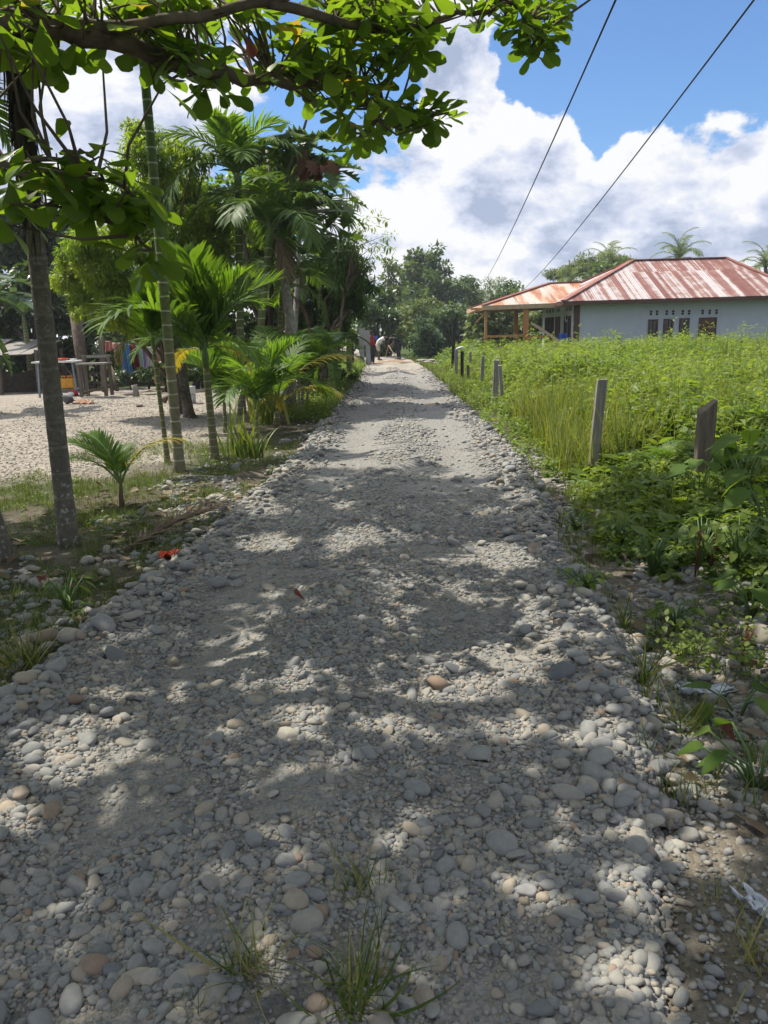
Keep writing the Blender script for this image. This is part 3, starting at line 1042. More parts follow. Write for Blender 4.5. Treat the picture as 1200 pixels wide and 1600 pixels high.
palm('palm_tree', 'palm trunk cut by the left edge of the photo, leaning outward', 'palm tree', b, b + (tpt - b) * 2.6, .07, .05, M['trunkA'], FR['areca'], 5, .8, (0, 60), seed=2, shaft=.6)
b, tpt = along(281, 738, 224, 92)
palm('betel_palm', 'tall slim palm with pale rings on a green trunk, beside the small coconut sapling', 'palm tree', b, tpt, .066, .052, M['trunkC'], FR['areca'], 6, .9, (0, 60), shaft=.75, seed=3, ring=.17)
b, tpt = along(262, 722, 240, 545)
palm('betel_palm', 'thin young palm just left of the tall ringed green trunk', 'palm tree', b, tpt, .035, .026, M['trunkS'], FR['up'], 6, .66, (-28, -6), shaft=.22, seed=4, ring=.1)
b, tpt = along(336, 718, 322, 575)
palm('betel_palm', 'young palm with broad sunlit fronds and yellowing lower leaves, left of the reed clump', 'palm tree', b, tpt, .055, .045, M['trunkS'], FR['up'] + FR['areca'][:1], 9, 1.08, (-25, 20), shaft=.35, seed=5, ring=.1,
     extra=((FR['yellow'][0], .4, 45, .62, -.05), (FR['yellow'][1], 2.6, 40, .55, -.08), (FR['areca'][1], -.5, 45, .7, -.05), (FR['areca'][2], 3.6, 40, .7, 0)))
b, tpt = along(296, 652, 278, 540)
palm('betel_palm', 'brownish palm trunk behind the tall ringed one, its base in the shaded yard edge', 'palm tree', b, tpt, .11, .09, M['trunkA'], FR['arecad'], 7, .9, (0, 60), shaft=.3, seed=6)
for i, (bx, by, tx, ty, nf, lab) in enumerate((
        (378, 648, 372, 300, 11, 'tall dark palm with a dense crown, left one of the pair behind the young palm'),
        (393, 652, 420, 385, 9, 'shorter dark palm, right one of the pair behind the young palm'))):
    b, tpt = along(bx, by, tx, ty)
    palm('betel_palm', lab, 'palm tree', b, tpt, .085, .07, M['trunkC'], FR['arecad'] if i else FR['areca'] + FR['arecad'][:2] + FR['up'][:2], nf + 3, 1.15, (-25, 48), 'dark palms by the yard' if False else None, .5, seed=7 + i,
         extra=((FR['yellow'][0], 1.2, -25, .8, .2),) if i == 0 else ((FR['dead'][0], .2, 0, .9, -.2), (FR['dead'][1], 5.3, 0, .9, -.2)))
b, tpt = along(432, 640, 440, 470)
palm('betel_palm', 'leaning palm with drooping shaded fronds behind the yellow coconut fronds', 'palm tree', b, tpt, .06, .05, M['trunkS'], FR['arecad'] + FR['areca'], 9, 1.0, (-12, 60), shaft=.4, seed=11, extra=((FR['dead'][0], 3.2, 0, .9, -.1), (FR['dead'][1], .4, 0, .9, -.1)))
b, tpt = along(500, 612, 500, 450)
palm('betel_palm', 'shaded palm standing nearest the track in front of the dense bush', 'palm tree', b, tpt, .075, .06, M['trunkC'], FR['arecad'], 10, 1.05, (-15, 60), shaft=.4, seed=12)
b, tpt = along(455, 628, 470, 330, 1.2)
palm('betel_palm', 'tall palm with a pale stem rising among the breadfruit leaves', 'palm tree', b, tpt, .075, .06, M['barkpale'], FR['areca'] + FR['arecad'], 10, 1.1, (-20, 60), shaft=.5, seed=13)
# young coconut with a yellowing frond leaning over the verge
b = G(432, 668)
t_ = thing('coconut_sapling', 'young coconut palm with arching fronds, one bright yellow one reaching over the verge', 'palm tree', b)
MB().tube([(0, 0, -.05), (.02, 0, .2), (.03, 0, .38)], [.07, .06, .03], 10).build('trunk', M['trunkS'], t_)
big_c = [frond_mesh('frond', M['areca'], 2.2, 40, .6, .017, 82, 5, 12, .9, .3, 70 + i, .22, rw=.022) for i in range(2)]
big_y = frond_mesh('frond', M['yellow'], 2.1, 42, .46, .015, 76, -18, 10, .8, .4, 75, .22, rw=.02)
for az, lean, sc, me in ((2.5, 4, .9, big_c[0]), (1.9, -6, .95, big_c[1]), (3.6, 12, .8, big_c[0]), (.9, 0, .9, big_c[1]), (-.9, 10, .85, big_c[0]), (.15, 5, 1.0, big_y), (-.35, 22, .75, big_y), (-2.0, 20, .6, big_c[1])):
    inst('frond', me, t_, (0, 0, .25), (0, R(lean), az), sc)
SAP = [frond_mesh('frond', M['areca'], 1.0, 40, .46, .013, 72, 5, 14, .95, .15, 140 + i, .2) for i in range(3)]
# small coconut sapling in the foreground grass
b = G(191, 792)
t_ = thing('coconut_sapling', 'small coconut sapling with two spread fronds, standing in the grass right of the thick trunk', 'palm tree', b)
MB().tube([(0, 0, -.05), (0, 0, .12), (.015, 0, .3)], [.035, .026, .014], 8).build('trunk', M['dry'], t_)
for az, lean, sc, me in ((3.0, 2, .72, SAP[0]), (2.6, -8, .68, SAP[1]), (-2.7, 12, .62, SAP[2]), (1.6, -5, .5, SAP[0]), (.15, 4, .85, frond_mesh('frond', M['yellow'], 1.0, 32, .33, .011, 72, -10, 12, 1.0, .3, 77, .2))):
    inst('frond', me, t_, (.01, 0, .24), (0, R(lean), az), sc)
# coconut palms behind the house
for i, (px, py, D, lab) in enumerate(((950, 412, 78, 'coconut palm showing above the umbrella shaped tree behind the house'), (1061, 405, 66, 'coconut palm rising right behind the middle of the rusty roof'), (1196, 418, 58, 'coconut palm at the right edge, behind the end of the rusty roof'))):
    tp = A(px, py, D); b = tp.copy(); b[2] = float(ground_z(b[0], b[1]))
    palm('coconut_palm', lab, 'palm tree', b, tp, .2, .13, M['bark'], FR['farcoco'], 15, [.74, .70, .66][i], (-25, 60), None, .0, seed=20 + i, bend=.4, ring=.5)
tp = A(893, 440, 62); b = tp.copy(); b[2] = -.05
palm('coconut_palm', 'small low palm left of the rusty main roof, under the umbrella shaped tree', 'palm tree', b, tp, .15, .11, M['bark'], FR['farcoco'], 11, .42, (-20, 70), None, .0, seed=25, ring=.5)

# banana plants
def banana_leaf(name, L, W, e0, e1, seed, mat, tear=.5):
    r = np.random.default_rng(seed)
    n = 26; t = np.linspace(0, 1, n); ang = R(e0) + (R(e1) - R(e0)) * t ** 1.2
    pts = np.zeros((n, 3))
    for i in range(1, n):
        pts[i] = pts[i - 1] + L / (n - 1) * np.array([math.cos(ang[i - 1]), 0, math.sin(ang[i - 1])])
    mb = MB().tube(pts, .022 * (1 - .8 * t) + .003, 5, .7)
    for sd in (-1, 1):
        dz = 0
        for i in range(3, n - 1):
            u0 = (t[i] - t[3]) / (1 - t[3]); u1 = (t[i + 1] - t[3]) / (1 - t[3])
            w0 = W * max(.02, math.sin(math.pi * u0 ** .7)) ** .6; w1 = W * max(.02, math.sin(math.pi * u1 ** .7)) ** .6
            if r.random() < tear: dz = r.uniform(-.5, .1)
            a = np.array([-math.sin(ang[i]), 0, math.cos(ang[i])])
            q0, q1 = pts[i], pts[i + 1]
            e_0 = q0 + np.array([0, sd * w0, 0]) + a * w0 * .25 + np.array([0, 0, dz * w0]); e_1 = q1 + np.array([0, sd * w1, 0]) + a * w1 * .25 + np.array([0, 0, dz * w1])
            mb.add(np.array([q0, q1, e_1, e_0]), np.array([[0, 1, 2, 3]]), r.uniform(.2, .8))
    return mb.mesh(name, mat)


BL = [banana_leaf('banana_leaf', 2.0, .3, 75, -35, i, M['banana']) for i in range(3)]
BLD = banana_leaf('banana_leaf', 1.5, .24, -50, -88, 9, M['arecad'], .7)


def banana(px, py, D, H, n, sc, lab, seed, dead=True):
    p = A(px, py, D); p[2] = float(ground_z(p[0], p[1]))
    r = np.random.default_rng(seed)
    t_ = thing('banana_plant', lab, 'banana plant', p)
    MB().tube([(0, 0, -.05), (.02, 0, H * .5), (0, .02, H)], [.12, .1, .06], 10).build('pseudostem', M['trunkS'], t_)
    for i in range(n):
        inst('banana_leaf', BL[i % 3], t_, (0, 0, H - .1), (0, R(r.uniform(-10, 35)), i * 2.4 + seed), sc * r.uniform(.8, 1.1))
    if dead:
        for i in range(2):
            inst('banana_leaf', BLD, t_, (0, 0, H - .1), (0, 0, seed * .7 + i * 2.2), sc)


banana(-25, 600, 19, 2.4, 7, 1.1, 'banana plant with arching grey green leaves at the far left, behind the thick trunk', 1)
banana(518, 585, 19.5, 1.5, 5, .75, 'banana plant with a dark leaf hanging beside the track, right of the yellow frond', 4)
banana(545, 560, 31, 2.9, 7, 1.0, 'banana plant leaning out of the bushes toward the end of the track', 2)
banana(45, 560, 27, 2.6, 6, 1.0, 'banana plant with sunlit leaves in the gap between the dark trees', 3, False)

# ------------------------------------------------------------------ broadleaf trees


def crown_points(circ, D, depth, per, r):
    """clumps inside the balls given by photo circles at distance D"""
    C, Rr = [], []
    for c in circ:
        px, py = c[:2]; rp = c[2] * 1.22
        fl = c[3] if len(c) > 3 else 1.0
        dd = D + r.uniform(-depth, depth)
        o = A(px, py, dd); rad = rp * dd / F
        for q in range(per):
            v = sph(1, r)[0] * (r.random() ** .45) * rad * .75
            C.append(o + v * np.array([1, 1.15, fl])); Rr.append(rad * r.uniform(.38, .66))
    return np.array(C), np.array(Rr)


def leaf_cloud(mb, C, Rr, dens, size, tm, r, flat=.7, droop=.35, var=.35, tone=.28, cap=4000):
    for c, rad in zip(C, Rr):
        n = int(min(cap, max(6, dens * (rad / size) ** 2)))
        d = sph(n, r)
        rr_ = rad * (.25 + .75 * r.random(n) ** .6)
        pos = c + d * rr_[:, None] * np.array([1, 1, flat])
        ld = nrm(d * .7 + sph(n, r) * .8 + np.array([0, 0, -droop]))
        up = nrm(np.array([0, 0, 1.0]) + sph(n, r) * .55)
        base = r.normal(.5, tone)
        mb.scatter(tm, frames(ld, up), pos, size * r.uniform(1 - var, 1 + var, n), np.clip(base + r.normal(0, .18, n), 0, 1))


def tree(name, lab, base_px, D, circ, mat, size, dens, per=5, depth=1.0, tm=LEAF_Q, tr=.12, bark='bark', seed=0, group=None, cat='tree', flat=.75, droop=.35, limbs=8, trunk_x=None, fork=.35):
    r = np.random.default_rng(3000 + seed)
    b = A(base_px, 560, D); b[2] = float(ground_z(b[0], b[1])) - .05
    t_ = thing(name, lab, cat, b, 0, group)
    C, Rr = crown_points(circ, D, depth, per, r)
    Cl = C - b
    mb = MB(); leaf_cloud(mb, Cl, Rr, dens * (5.0 if (tm is LEAF_LANCE or tm is LEAF_QN) else 3.0), size, tm, r, flat, droop)
    mb.build('crown', mat, t_)
    mid = Cl.mean(0); H = mid[2]
    fz = H * fork
    mb = MB()
    f0 = np.array([mid[0] * .35, mid[1] * .35, fz])
    mb.tube([(0, 0, -.1), f0 * .5 + np.array([tr * .3, 0, 0]), f0], [tr * 1.25, tr, tr * .85], 9)
    idx = r.permutation(len(Cl))[:limbs]
    for i in idx:
        e_ = Cl[i]; m_ = (f0 + e_) / 2 + np.array([0, 0, .12 * np.linalg.norm(e_ - f0)]) + r.normal(0, .06, 3) * np.linalg.norm(e_ - f0)
        mb.tube([f0 - np.array([0, 0, .1]), (f0 + m_) / 2 + r.normal(0, .03, 3), m_, e_], [tr * .7, tr * .55, tr * .35, tr * .1], 6)
    mb.build('trunk', M[bark], t_)
    return t_


# the far end of the track
tree('round_tree', 'tall tree with rounded tiers of leaves, highest one above the far end of the track', 690, 72,
     [(655, 405, 20), (668, 400, 18), (645, 420, 20), (680, 418, 22), (660, 432, 26), (636, 448, 20), (695, 440, 24), (678, 458, 26), (650, 462, 24), (712, 455, 18), (700, 478, 24), (628, 470, 18), (665, 485, 25)], M['far'], .42, 9, 6, 3, LEAF_Q, .35, seed=1)
tree('round_tree', 'narrow round topped tree right of the tallest far tree', 735, 80, [(733, 440, 13), (738, 452, 15), (730, 468, 18), (745, 470, 16), (735, 490, 18)], M['far'], .42, 9, 6, 2, LEAF_Q, .25, seed=2)
tree('thin_tree', 'sparse feathery tree standing between the power cable and the porch roof', 772, 76, [(765, 445, 12), (778, 438, 10), (760, 462, 14), (783, 455, 10), (770, 478, 14)], M['farpale'], .3, 3, 5, 2, LEAF_QN, .18, 'barkpale', seed=3)
tree('round_tree', 'dark dense tree just left of the porch roof', 795, 70, [(792, 460, 18), (805, 466, 16), (780, 475, 16), (800, 482, 18), (815, 478, 14)], M['far'], .4, 9, 6, 2, LEAF_Q, .25, seed=4)
tree('bushy_tree', 'broad low tree with light green leaves at the far end of the track', 650, 56, [(640, 490, 24), (662, 495, 26), (620, 500, 20), (645, 515, 24), (676, 512, 22), (625, 522, 20), (605, 490, 18)], M['farpale'], .32, 8, 6, 2, LEAF_Q, .2, seed=5)
tree('bushy_tree', 'mid green tree left of the wild garden, behind the tall dark post', 705, 54, [(695, 500, 22), (715, 490, 22), (705, 515, 24), (728, 505, 22), (690, 528, 18), (722, 525, 22)], M['far'], .32, 8, 6, 2, LEAF_Q, .2, seed=6)
tree('vine_bush', 'tall bluish green vine covered bush beside the men at the far end of the track', 665, 44, [(662, 512, 15), (668, 528, 20), (655, 540, 17), (680, 540, 17), (668, 556, 20), (650, 558, 12), (686, 560, 12)], M['bluish'], .16, 9, 6, 1, LEAF_Q, .06, seed=7, cat='bush', fork=.2)
tree('dark_tree', 'dark tree in shade on the left of the far end, behind the grey boards', 590, 50, [(590, 470, 24), (575, 490, 24), (600, 500, 20), (585, 520, 24), (565, 525, 20), (608, 525, 14), (600, 545, 14), (575, 545, 16)], M['dark'], .3, 9, 6, 2, LEAF_Q, .2, 'barkdark', seed=8)
tree('bushy_tree', 'brownish leaved tree between the dark bush and the far tall tree', 612, 58, [(610, 425, 14), (602, 445, 18), (616, 455, 16), (605, 470, 18)], M['farpale'], .35, 6, 6, 2, LEAF_Q, .18, seed=9)
tree('broadleaf_bush', 'tall light green hedge of broad leaves seen through the porch posts', 790, 46, [(742, 500, 20), (762, 492, 18), (785, 500, 20), (805, 500, 20), (770, 515, 20), (795, 522, 20), (825, 505, 18), (845, 500, 16), (750, 528, 18), (820, 528, 18), (845, 525, 18), (865, 505, 16), (870, 528, 14)], M['farpale'], .27, 10, 6, 1.5, LEAF_OVATE, .12, seed=10, cat='bush')
tree('umbrella_tree', 'flat topped spreading tree behind the left end of the rusty roof', 930, 74, [(878, 428, 20, .4), (900, 418, 22, .4), (925, 410, 22, .4), (950, 406, 20, .4), (975, 412, 20, .4), (915, 428, 24, .5), (945, 422, 22, .5), (965, 428, 22, .5), (890, 440, 16, .5)], M['farpale'], .34, 7, 5, 3, LEAF_QN, .3, seed=11, flat=.4)
tree('round_tree', 'dark rounded tree inside the spreading one, against the left slope of the rusty roof', 960, 62, [(950, 420, 16), (970, 412, 16), (935, 430, 14), (965, 430, 18)], M['far'], .32, 9, 6, 1, LEAF_Q, .2, seed=12)
for i, (px, D, lab) in enumerate(((1020, 80, 'low far tree hidden behind the middle of the rusty roof'),)):
    pass
# the planting along the left side
tree('dense_bush', 'dense dark bush closing the left side of the track, right of the palms', 500, 23,
     [(505, 425, 30), (530, 415, 28), (470, 440, 34), (535, 440, 30), (500, 465, 36), (470, 490, 36), (530, 475, 30), (555, 455, 20), (495, 515, 36), (520, 510, 26), (470, 535, 32), (520, 540, 20), (490, 555, 30)], M['mid'], .15, 9, 6, 1.6, LEAF_LANCE, .11, 'barkdark', seed=20, cat='bush')
tree('leafy_tree', 'green tree with fine leaves hanging over the dense dark bush', 495, 21, [(540, 400, 24), (560, 425, 24), (572, 450, 17), (530, 440, 28), (550, 468, 22), (565, 490, 10)], M['mid'], .13, 7, 6, 1.0, LEAF_LANCE, .07, seed=21, limbs=4, fork=.6)
tree('twiggy_tree', 'sparse twiggy tree with a few yellow green leaves against the clouds', 515, 20, [(570, 352, 16), (590, 345, 13), (603, 372, 13), (580, 375, 15), (560, 380, 16), (610, 385, 9), (592, 398, 14), (575, 410, 14)], M['lance'], .13, .8, 6, .5, LEAF_LANCE, .035, seed=22, limbs=8, fork=.7)
tree('fine_leaf_tree', 'bright yellow green fine leaved tree overhanging the washing line', 300, 16.5,
     [(150, 395, 36), (125, 430, 30), (110, 400, 20), (230, 430, 34), (250, 465, 24), (140, 490, 18), (175, 500, 16), (175, 430, 36), (120, 470, 20), (155, 465, 36), (200, 455, 36), (185, 490, 32), (220, 490, 30), (150, 485, 24), (240, 450, 26), (125, 395, 20), (165, 380, 26), (205, 400, 30), (205, 495, 16), (235, 485, 18)], M['lance'], .105, 8, 8, .7, LEAF_LANCE, .06, seed=23, droop=.55)
tree('fine_leaf_tree', 'taller fine leaved tree behind the ringed green trunk, its top against the clouds', 270, 17.5,
     [(210, 200, 18), (230, 215, 22), (215, 245, 26), (185, 330, 30), (195, 370, 30), (300, 250, 24), (270, 240, 20), (240, 265, 30), (200, 280, 26), (265, 300, 32), (225, 310, 32), (290, 270, 22), (300, 310, 30), (250, 340, 34), (290, 350, 32), (320, 345, 28), (260, 385, 34), (300, 395, 34), (335, 385, 26), (280, 430, 34), (330, 430, 30), (230, 365, 26)], M['lance'], .115, 6.5, 7, 1.0, LEAF_LANCE, .09, seed=24, droop=.5)
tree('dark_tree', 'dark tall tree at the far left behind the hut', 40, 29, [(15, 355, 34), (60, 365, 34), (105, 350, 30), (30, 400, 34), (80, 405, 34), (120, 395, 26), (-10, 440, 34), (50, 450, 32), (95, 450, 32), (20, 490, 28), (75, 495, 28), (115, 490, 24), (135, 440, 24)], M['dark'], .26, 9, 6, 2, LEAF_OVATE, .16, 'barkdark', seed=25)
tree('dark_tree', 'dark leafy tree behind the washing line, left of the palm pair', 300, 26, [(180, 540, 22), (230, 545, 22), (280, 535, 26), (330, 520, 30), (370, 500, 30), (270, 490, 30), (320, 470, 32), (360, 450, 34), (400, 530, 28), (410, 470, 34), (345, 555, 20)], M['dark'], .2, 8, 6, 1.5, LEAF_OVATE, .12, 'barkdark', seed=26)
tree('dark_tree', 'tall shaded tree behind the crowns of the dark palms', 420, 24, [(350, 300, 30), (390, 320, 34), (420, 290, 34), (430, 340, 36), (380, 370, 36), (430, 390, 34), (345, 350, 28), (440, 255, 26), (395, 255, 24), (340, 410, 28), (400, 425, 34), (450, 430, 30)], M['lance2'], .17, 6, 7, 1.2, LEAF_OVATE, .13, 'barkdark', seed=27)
tree('low_bush', 'low dark thicket at the foot of the washing, behind the stump', 240, 24.5, [(195, 585, 13), (225, 585, 13), (255, 582, 14), (285, 585, 13), (310, 582, 13), (340, 580, 14), (370, 578, 16)], M['dark'], .11, 8, 5, .6, LEAF_OVATE, .03, 'barkdark', seed=28, cat='bush', fork=.2)
tree('low_bush', 'leafy green bush on the left verge between the palms and the far boards', 545, 24, [(470, 585, 15), (500, 580, 15), (530, 585, 14), (552, 588, 10), (515, 598, 11), (540, 600, 9)], M['mid'], .10, 8, 5, .7, LEAF_OVATE, .03, seed=29, cat='bush', fork=.2)

# breadfruit tree: big lobed leaves
def lobed():
    V = [(0, 0, 0)]; out = []
    k = [(.0, .03), (.14, .12), (.2, .34), (.3, .16), (.38, .42), (.5, .17), (.58, .40), (.7, .14), (.76, .28), (.87, .09), (1, .01)]
    V = []; Q = []
    for i, (t, wd) in enumerate(k):
        z = -.22 * t * t
        V += [(-wd, t + wd * .25, z + wd * .2), (0, t, z), (wd, t + wd * .25, z + wd * .2)]
        if i:
            a = 3 * (i - 1); b = 3 * i
            Q += [(a, a + 1, b + 1, b), (a + 1, a + 2, b + 2, b + 1)]
    return np.array(V, float), np.array(Q)


BREAD = lobed()
r = np.random.default_rng(77)
b = A(452, 600, 17.5); b[2] = -.1
t_ = thing('breadfruit_tree', 'breadfruit tree with huge lobed leaves above the dense bush', 'tree', b)
spots = []
for px, py, n in ((415, 225, 7), (440, 210, 8), (465, 225, 8), (490, 215, 8), (505, 240, 8), (480, 250, 8), (455, 255, 7), (520, 265, 5), (485, 285, 8), (500, 300, 7), (450, 290, 7), (535, 312, 6), (540, 330, 6), (515, 330, 6), (480, 330, 7), (500, 365, 7), (530, 370, 6), (460, 350, 7), (470, 385, 7)):
    p = A(px, py, 17.5 + r.uniform(-.9, .9)) - b
    spots.append((p, n))
mb = MB(); mo = MB()
for p, n in spots:
    a = r.uniform(0, 6.28, n)
    d = nrm(np.stack([np.cos(a), np.sin(a), r.uniform(-.75, .35, n)], 1))
    fr_ = frames(d, nrm(np.array([0, 0, 1.]) + sph(n, r) * .35))
    mb.scatter(BREAD, fr_, p + d * .06, r.uniform(.42, .68, n), r.random(n))
mb.build('crown', M['mid'], t_)
for px, py in ((487, 262), (500, 258), (480, 235), (512, 250), (478, 250)):
    p = A(px, py, 16.6) - b
    n = 2; a = r.uniform(0, 6.28, n); d = nrm(np.stack([np.cos(a), np.sin(a), r.uniform(-1.4, -.6, n)], 1))
    mo.scatter(BREAD, frames(d, nrm(np.array([0, -1., .3]) + sph(n, r) * .3)), np.repeat(p[None], n, 0), r.uniform(.3, .42, n), r.uniform(.3, 1, n))
mo.build('withered_leaves', M['redleaf'], t_)
mb = MB()
f0 = A(430, 345, 17.5) - b
mb.tube([(0, 0, -.1), f0 * .5 + np.array([.15, 0, 0]), f0], [.13, .11, .09], 9)
for p, n in spots:
    mb.tube([f0 - np.array([0, 0, .2]), (f0 + p) / 2 + np.array([0, 0, .1]), p], [.06, .04, .02], 6)
mb.build('trunk', M['barkpale'], t_)
p0, p1 = A(497, 128, 18.2), A(425, 345, 18.2)
b = p1.copy(); b[2] = -.1; b[0] -= .3
tag(MB().tube([b, p1, (p0 + p1) / 2 + np.array([.04, 0, 0]), p0], [.055, .05, .035, .02], 8).build('bare_sapling', M['barkdark'], None, True, b), 'thin bare leaning stem rising in front of the breadfruit leaves', 'sapling')

for i, (px, py, D, circ, lab) in enumerate((
        (10, 560, 31, [(-60, 560, 34), (-10, 555, 34), (35, 545, 34), (70, 560, 28), (-40, 520, 34), (10, 510, 32)], 'dark thicket closing the yard behind the low shed'),
        (150, 560, 31, [(110, 555, 32), (150, 545, 34), (195, 550, 32), (130, 515, 32), (180, 515, 32), (90, 575, 22), (215, 575, 22)], 'dark thicket behind the bench and the washing'),
        (290, 560, 31, [(235, 550, 32), (280, 550, 34), (325, 550, 34), (370, 555, 32), (260, 515, 32), (310, 510, 34), (355, 515, 34)], 'dark thicket behind the palms at the back of the yard'),
        (430, 560, 29, [(400, 555, 30), (440, 550, 32), (480, 560, 30), (410, 515, 32), (450, 505, 34), (430, 470, 34)], 'dark thicket behind the yellow coconut fronds'))):
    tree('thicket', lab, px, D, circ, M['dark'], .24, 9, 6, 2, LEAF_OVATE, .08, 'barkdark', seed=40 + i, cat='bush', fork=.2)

for i, (px, py, tx, ty, sc, fr_, lab) in enumerate((
        (402, 684, 400, 640, .95, FR['areca'] + FR['up'], 'low bushy young palm with bright fronds behind the reed clump'),
        (470, 648, 474, 600, 1.0, FR['areca'], 'low young palm whose fronds reach the left edge of the track'),
        (352, 676, 350, 620, .8, FR['up'] + FR['areca'], 'short young palm between the broad fronded palm and the dark palm pair'),
        (505, 618, 508, 580, 1.0, FR['areca'], 'low palm at the track edge left of the dark hanging banana leaf'))):
    b, tpt = along(px, py, tx, ty)
    palm('betel_palm', lab, 'palm tree', b, tpt, .035, .028, M['trunkS'], fr_, 9, sc, (-25, 30), shaft=.2, seed=60 + i, ring=.1, extra=((FR['yellow'][i % 2], 1.0 + 2 * i, 35, .6, 0),) if i < 2 else ())
# ------------------------------------------------------------------ the almond tree over the track
LIT = [(425, 850, 28, 12), (550, 854, 28, 12), (588, 887, 48, 22), (604, 854, 22, 8), (692, 887, 46, 14), (758, 867, 40, 18), (733, 921, 36, 12), (800, 935, 56, 17),
       (842, 981, 24, 12), (612, 958, 28, 18), (627, 990, 24, 12), (592, 933, 16, 6), (658, 846, 16, 5), (543, 795, 14, 4), (775, 804, 25, 5), (812, 785, 18, 6),
       (130, 1180, 62, 28), (190, 1120, 38, 17), (35, 1285, 42, 17), (485, 1095, 36, 34), (570, 1090, 28, 26), (510, 1130, 26, 18), (640, 1020, 52, 18), (700, 1043, 62, 17), (775, 1052, 40, 13),
       (740, 1085, 40, 14), (804, 1154, 27, 15), (896, 1292, 17, 15), (967, 1154, 40, 22), (1071, 1178, 34, 26), (1087, 1292, 50, 20), (1016, 1546, 90, 18), (846, 1535, 20, 11),
       (990, 1365, 32, 12), (1008, 1400, 27, 24), (837, 1030, 27, 8), (829, 1070, 20, 7), (1041, 1088, 55, 7), (720, 1025, 26, 12), (158, 940, 26, 10), (110, 992, 16, 8), (15, 1040, 26, 14),
       (275, 871, 16, 9), (745, 1240, 12, 5), (700, 1160, 16, 6), (1000, 1245, 30, 9), (960, 960, 40, 14), (1060, 960, 24, 12), (930, 880, 30, 8), (1130, 860, 30, 12), (1150, 1150, 20, 10),
       (880, 1010, 20, 8), (430, 935, 14, 4), (350, 905, 10, 3), (560, 1245, 12, 4), (905, 1180, 24, 9), (940, 1460, 16, 7), (1170, 830, 24, 12), (1100, 780, 30, 10), (1180, 960, 20, 12)]
LITa = np.array(LIT, float)


def lit_at(pos, grow=1.0):
    """does the shadow of these points fall inside one of the sunlit patches of the track?"""
    pos = np.atleast_2d(pos)
    g = pos - SUN[None] * ((pos[:, 2] - (-.02)) / SUN[2])[:, None]
    u, v, d = proj(g)
    e_ = ((u[:, None] - LITa[:, 0]) / (LITa[:, 2] * grow)) ** 2 + ((v[:, None] - LITa[:, 1]) / (LITa[:, 3] * grow)) ** 2
    lit = (e_ < 1).any(1)
    lim = np.where(u < 420, 792, np.where(u > 820, 740, 752)) + 14 * np.sin(u * .05)
    return lit | ((v < lim) & (d > 0)), u, v


r = np.random.default_rng(99)
TB = np.array([-4.7, 4.4, -.12])
t_ = thing('almond_tree', 'sea almond tree with big rounded leaves spreading over the track from the left', 'tree', TB)
polyA = [(-30, -40), (900, -40), (872, 40), (830, 80), (800, 30), (760, 25), (715, 40), (655, 62), (645, 88), (598, 78), (590, 118), (560, 128), (600, 152), (698, 170), (688, 200), (622, 188), (570, 215), (540, 190), (515, 150), (480, 135), (420, 128), (380, 140), (330, 140), (280, 130), (250, 118), (205, 80), (150, 70), (118, 55), (80, 80), (48, 82), (-20, 60)]


def inside(px, py, poly):
    c = False; j = len(poly) - 1
    for i in range(len(poly)):
        xi, yi = poly[i]; xj, yj = poly[j]
        if (yi > py) != (yj > py) and px < (xj - xi) * (py - yi) / (yj - yi) + xi: c = not c
        j = i
    return c


ros = []   # (pos, leaf size, number)
for _ in range(3000):
    px, py = r.uniform(-30, 900), r.uniform(-40, 218)
    if inside(px, py, polyA) and (py < 110 or r.random() < .9):
        D = 4.3 + 2.4 * max(0, px) / 880 + r.uniform(-.5, .5)
        ros.append((A(px, py, D), r.uniform(.15, .20), 6))
    if len(ros) > 330: break
for px, py in ((830, 55), (850, 30), (815, 20), (835, 80), (770, 15), (690, 185), (665, 175), (640, 180), (612, 172), (585, 190), (572, 205), (600, 165), (690, 172), (655, 190), (645, 75), (632, 60), (655, 45)):
    ros.append((A(px, py, 6.3 + r.uniform(-.2, .2)), .19, 7))
for px, py in ((8, 265), (40, 235), (60, 262), (88, 240), (110, 290), (95, 265), (150, 250), (135, 292), (80, 275), (178, 300), (192, 328), (215, 300), (232, 322), (240, 390), (203, 288), (160, 312), (15, 318), (5, 350), (152, 262), (205, 330), (228, 300), (120, 262), (60, 88), (160, 95), (250, 140), (100, 275), (185, 315), (222, 335), (238, 365), (155, 245), (215, 385), (30, 285), (70, 300), (145, 322), (232, 405)):
    ros.append((A(px, py, 4.4 + r.uniform(-.35, .35)), .19, 6))
nvis = len(ros)
VP = np.array([q[0] for q in ros]); VG = VP - SUN[None] * (VP[:, 2:3] / SUN[2])


def cover_vis(x, y):
    """how many of the visible leaf rosettes already shade this spot"""
    return float((np.hypot(VG[:, 0] - x, VG[:, 1] - y) < .26).sum())


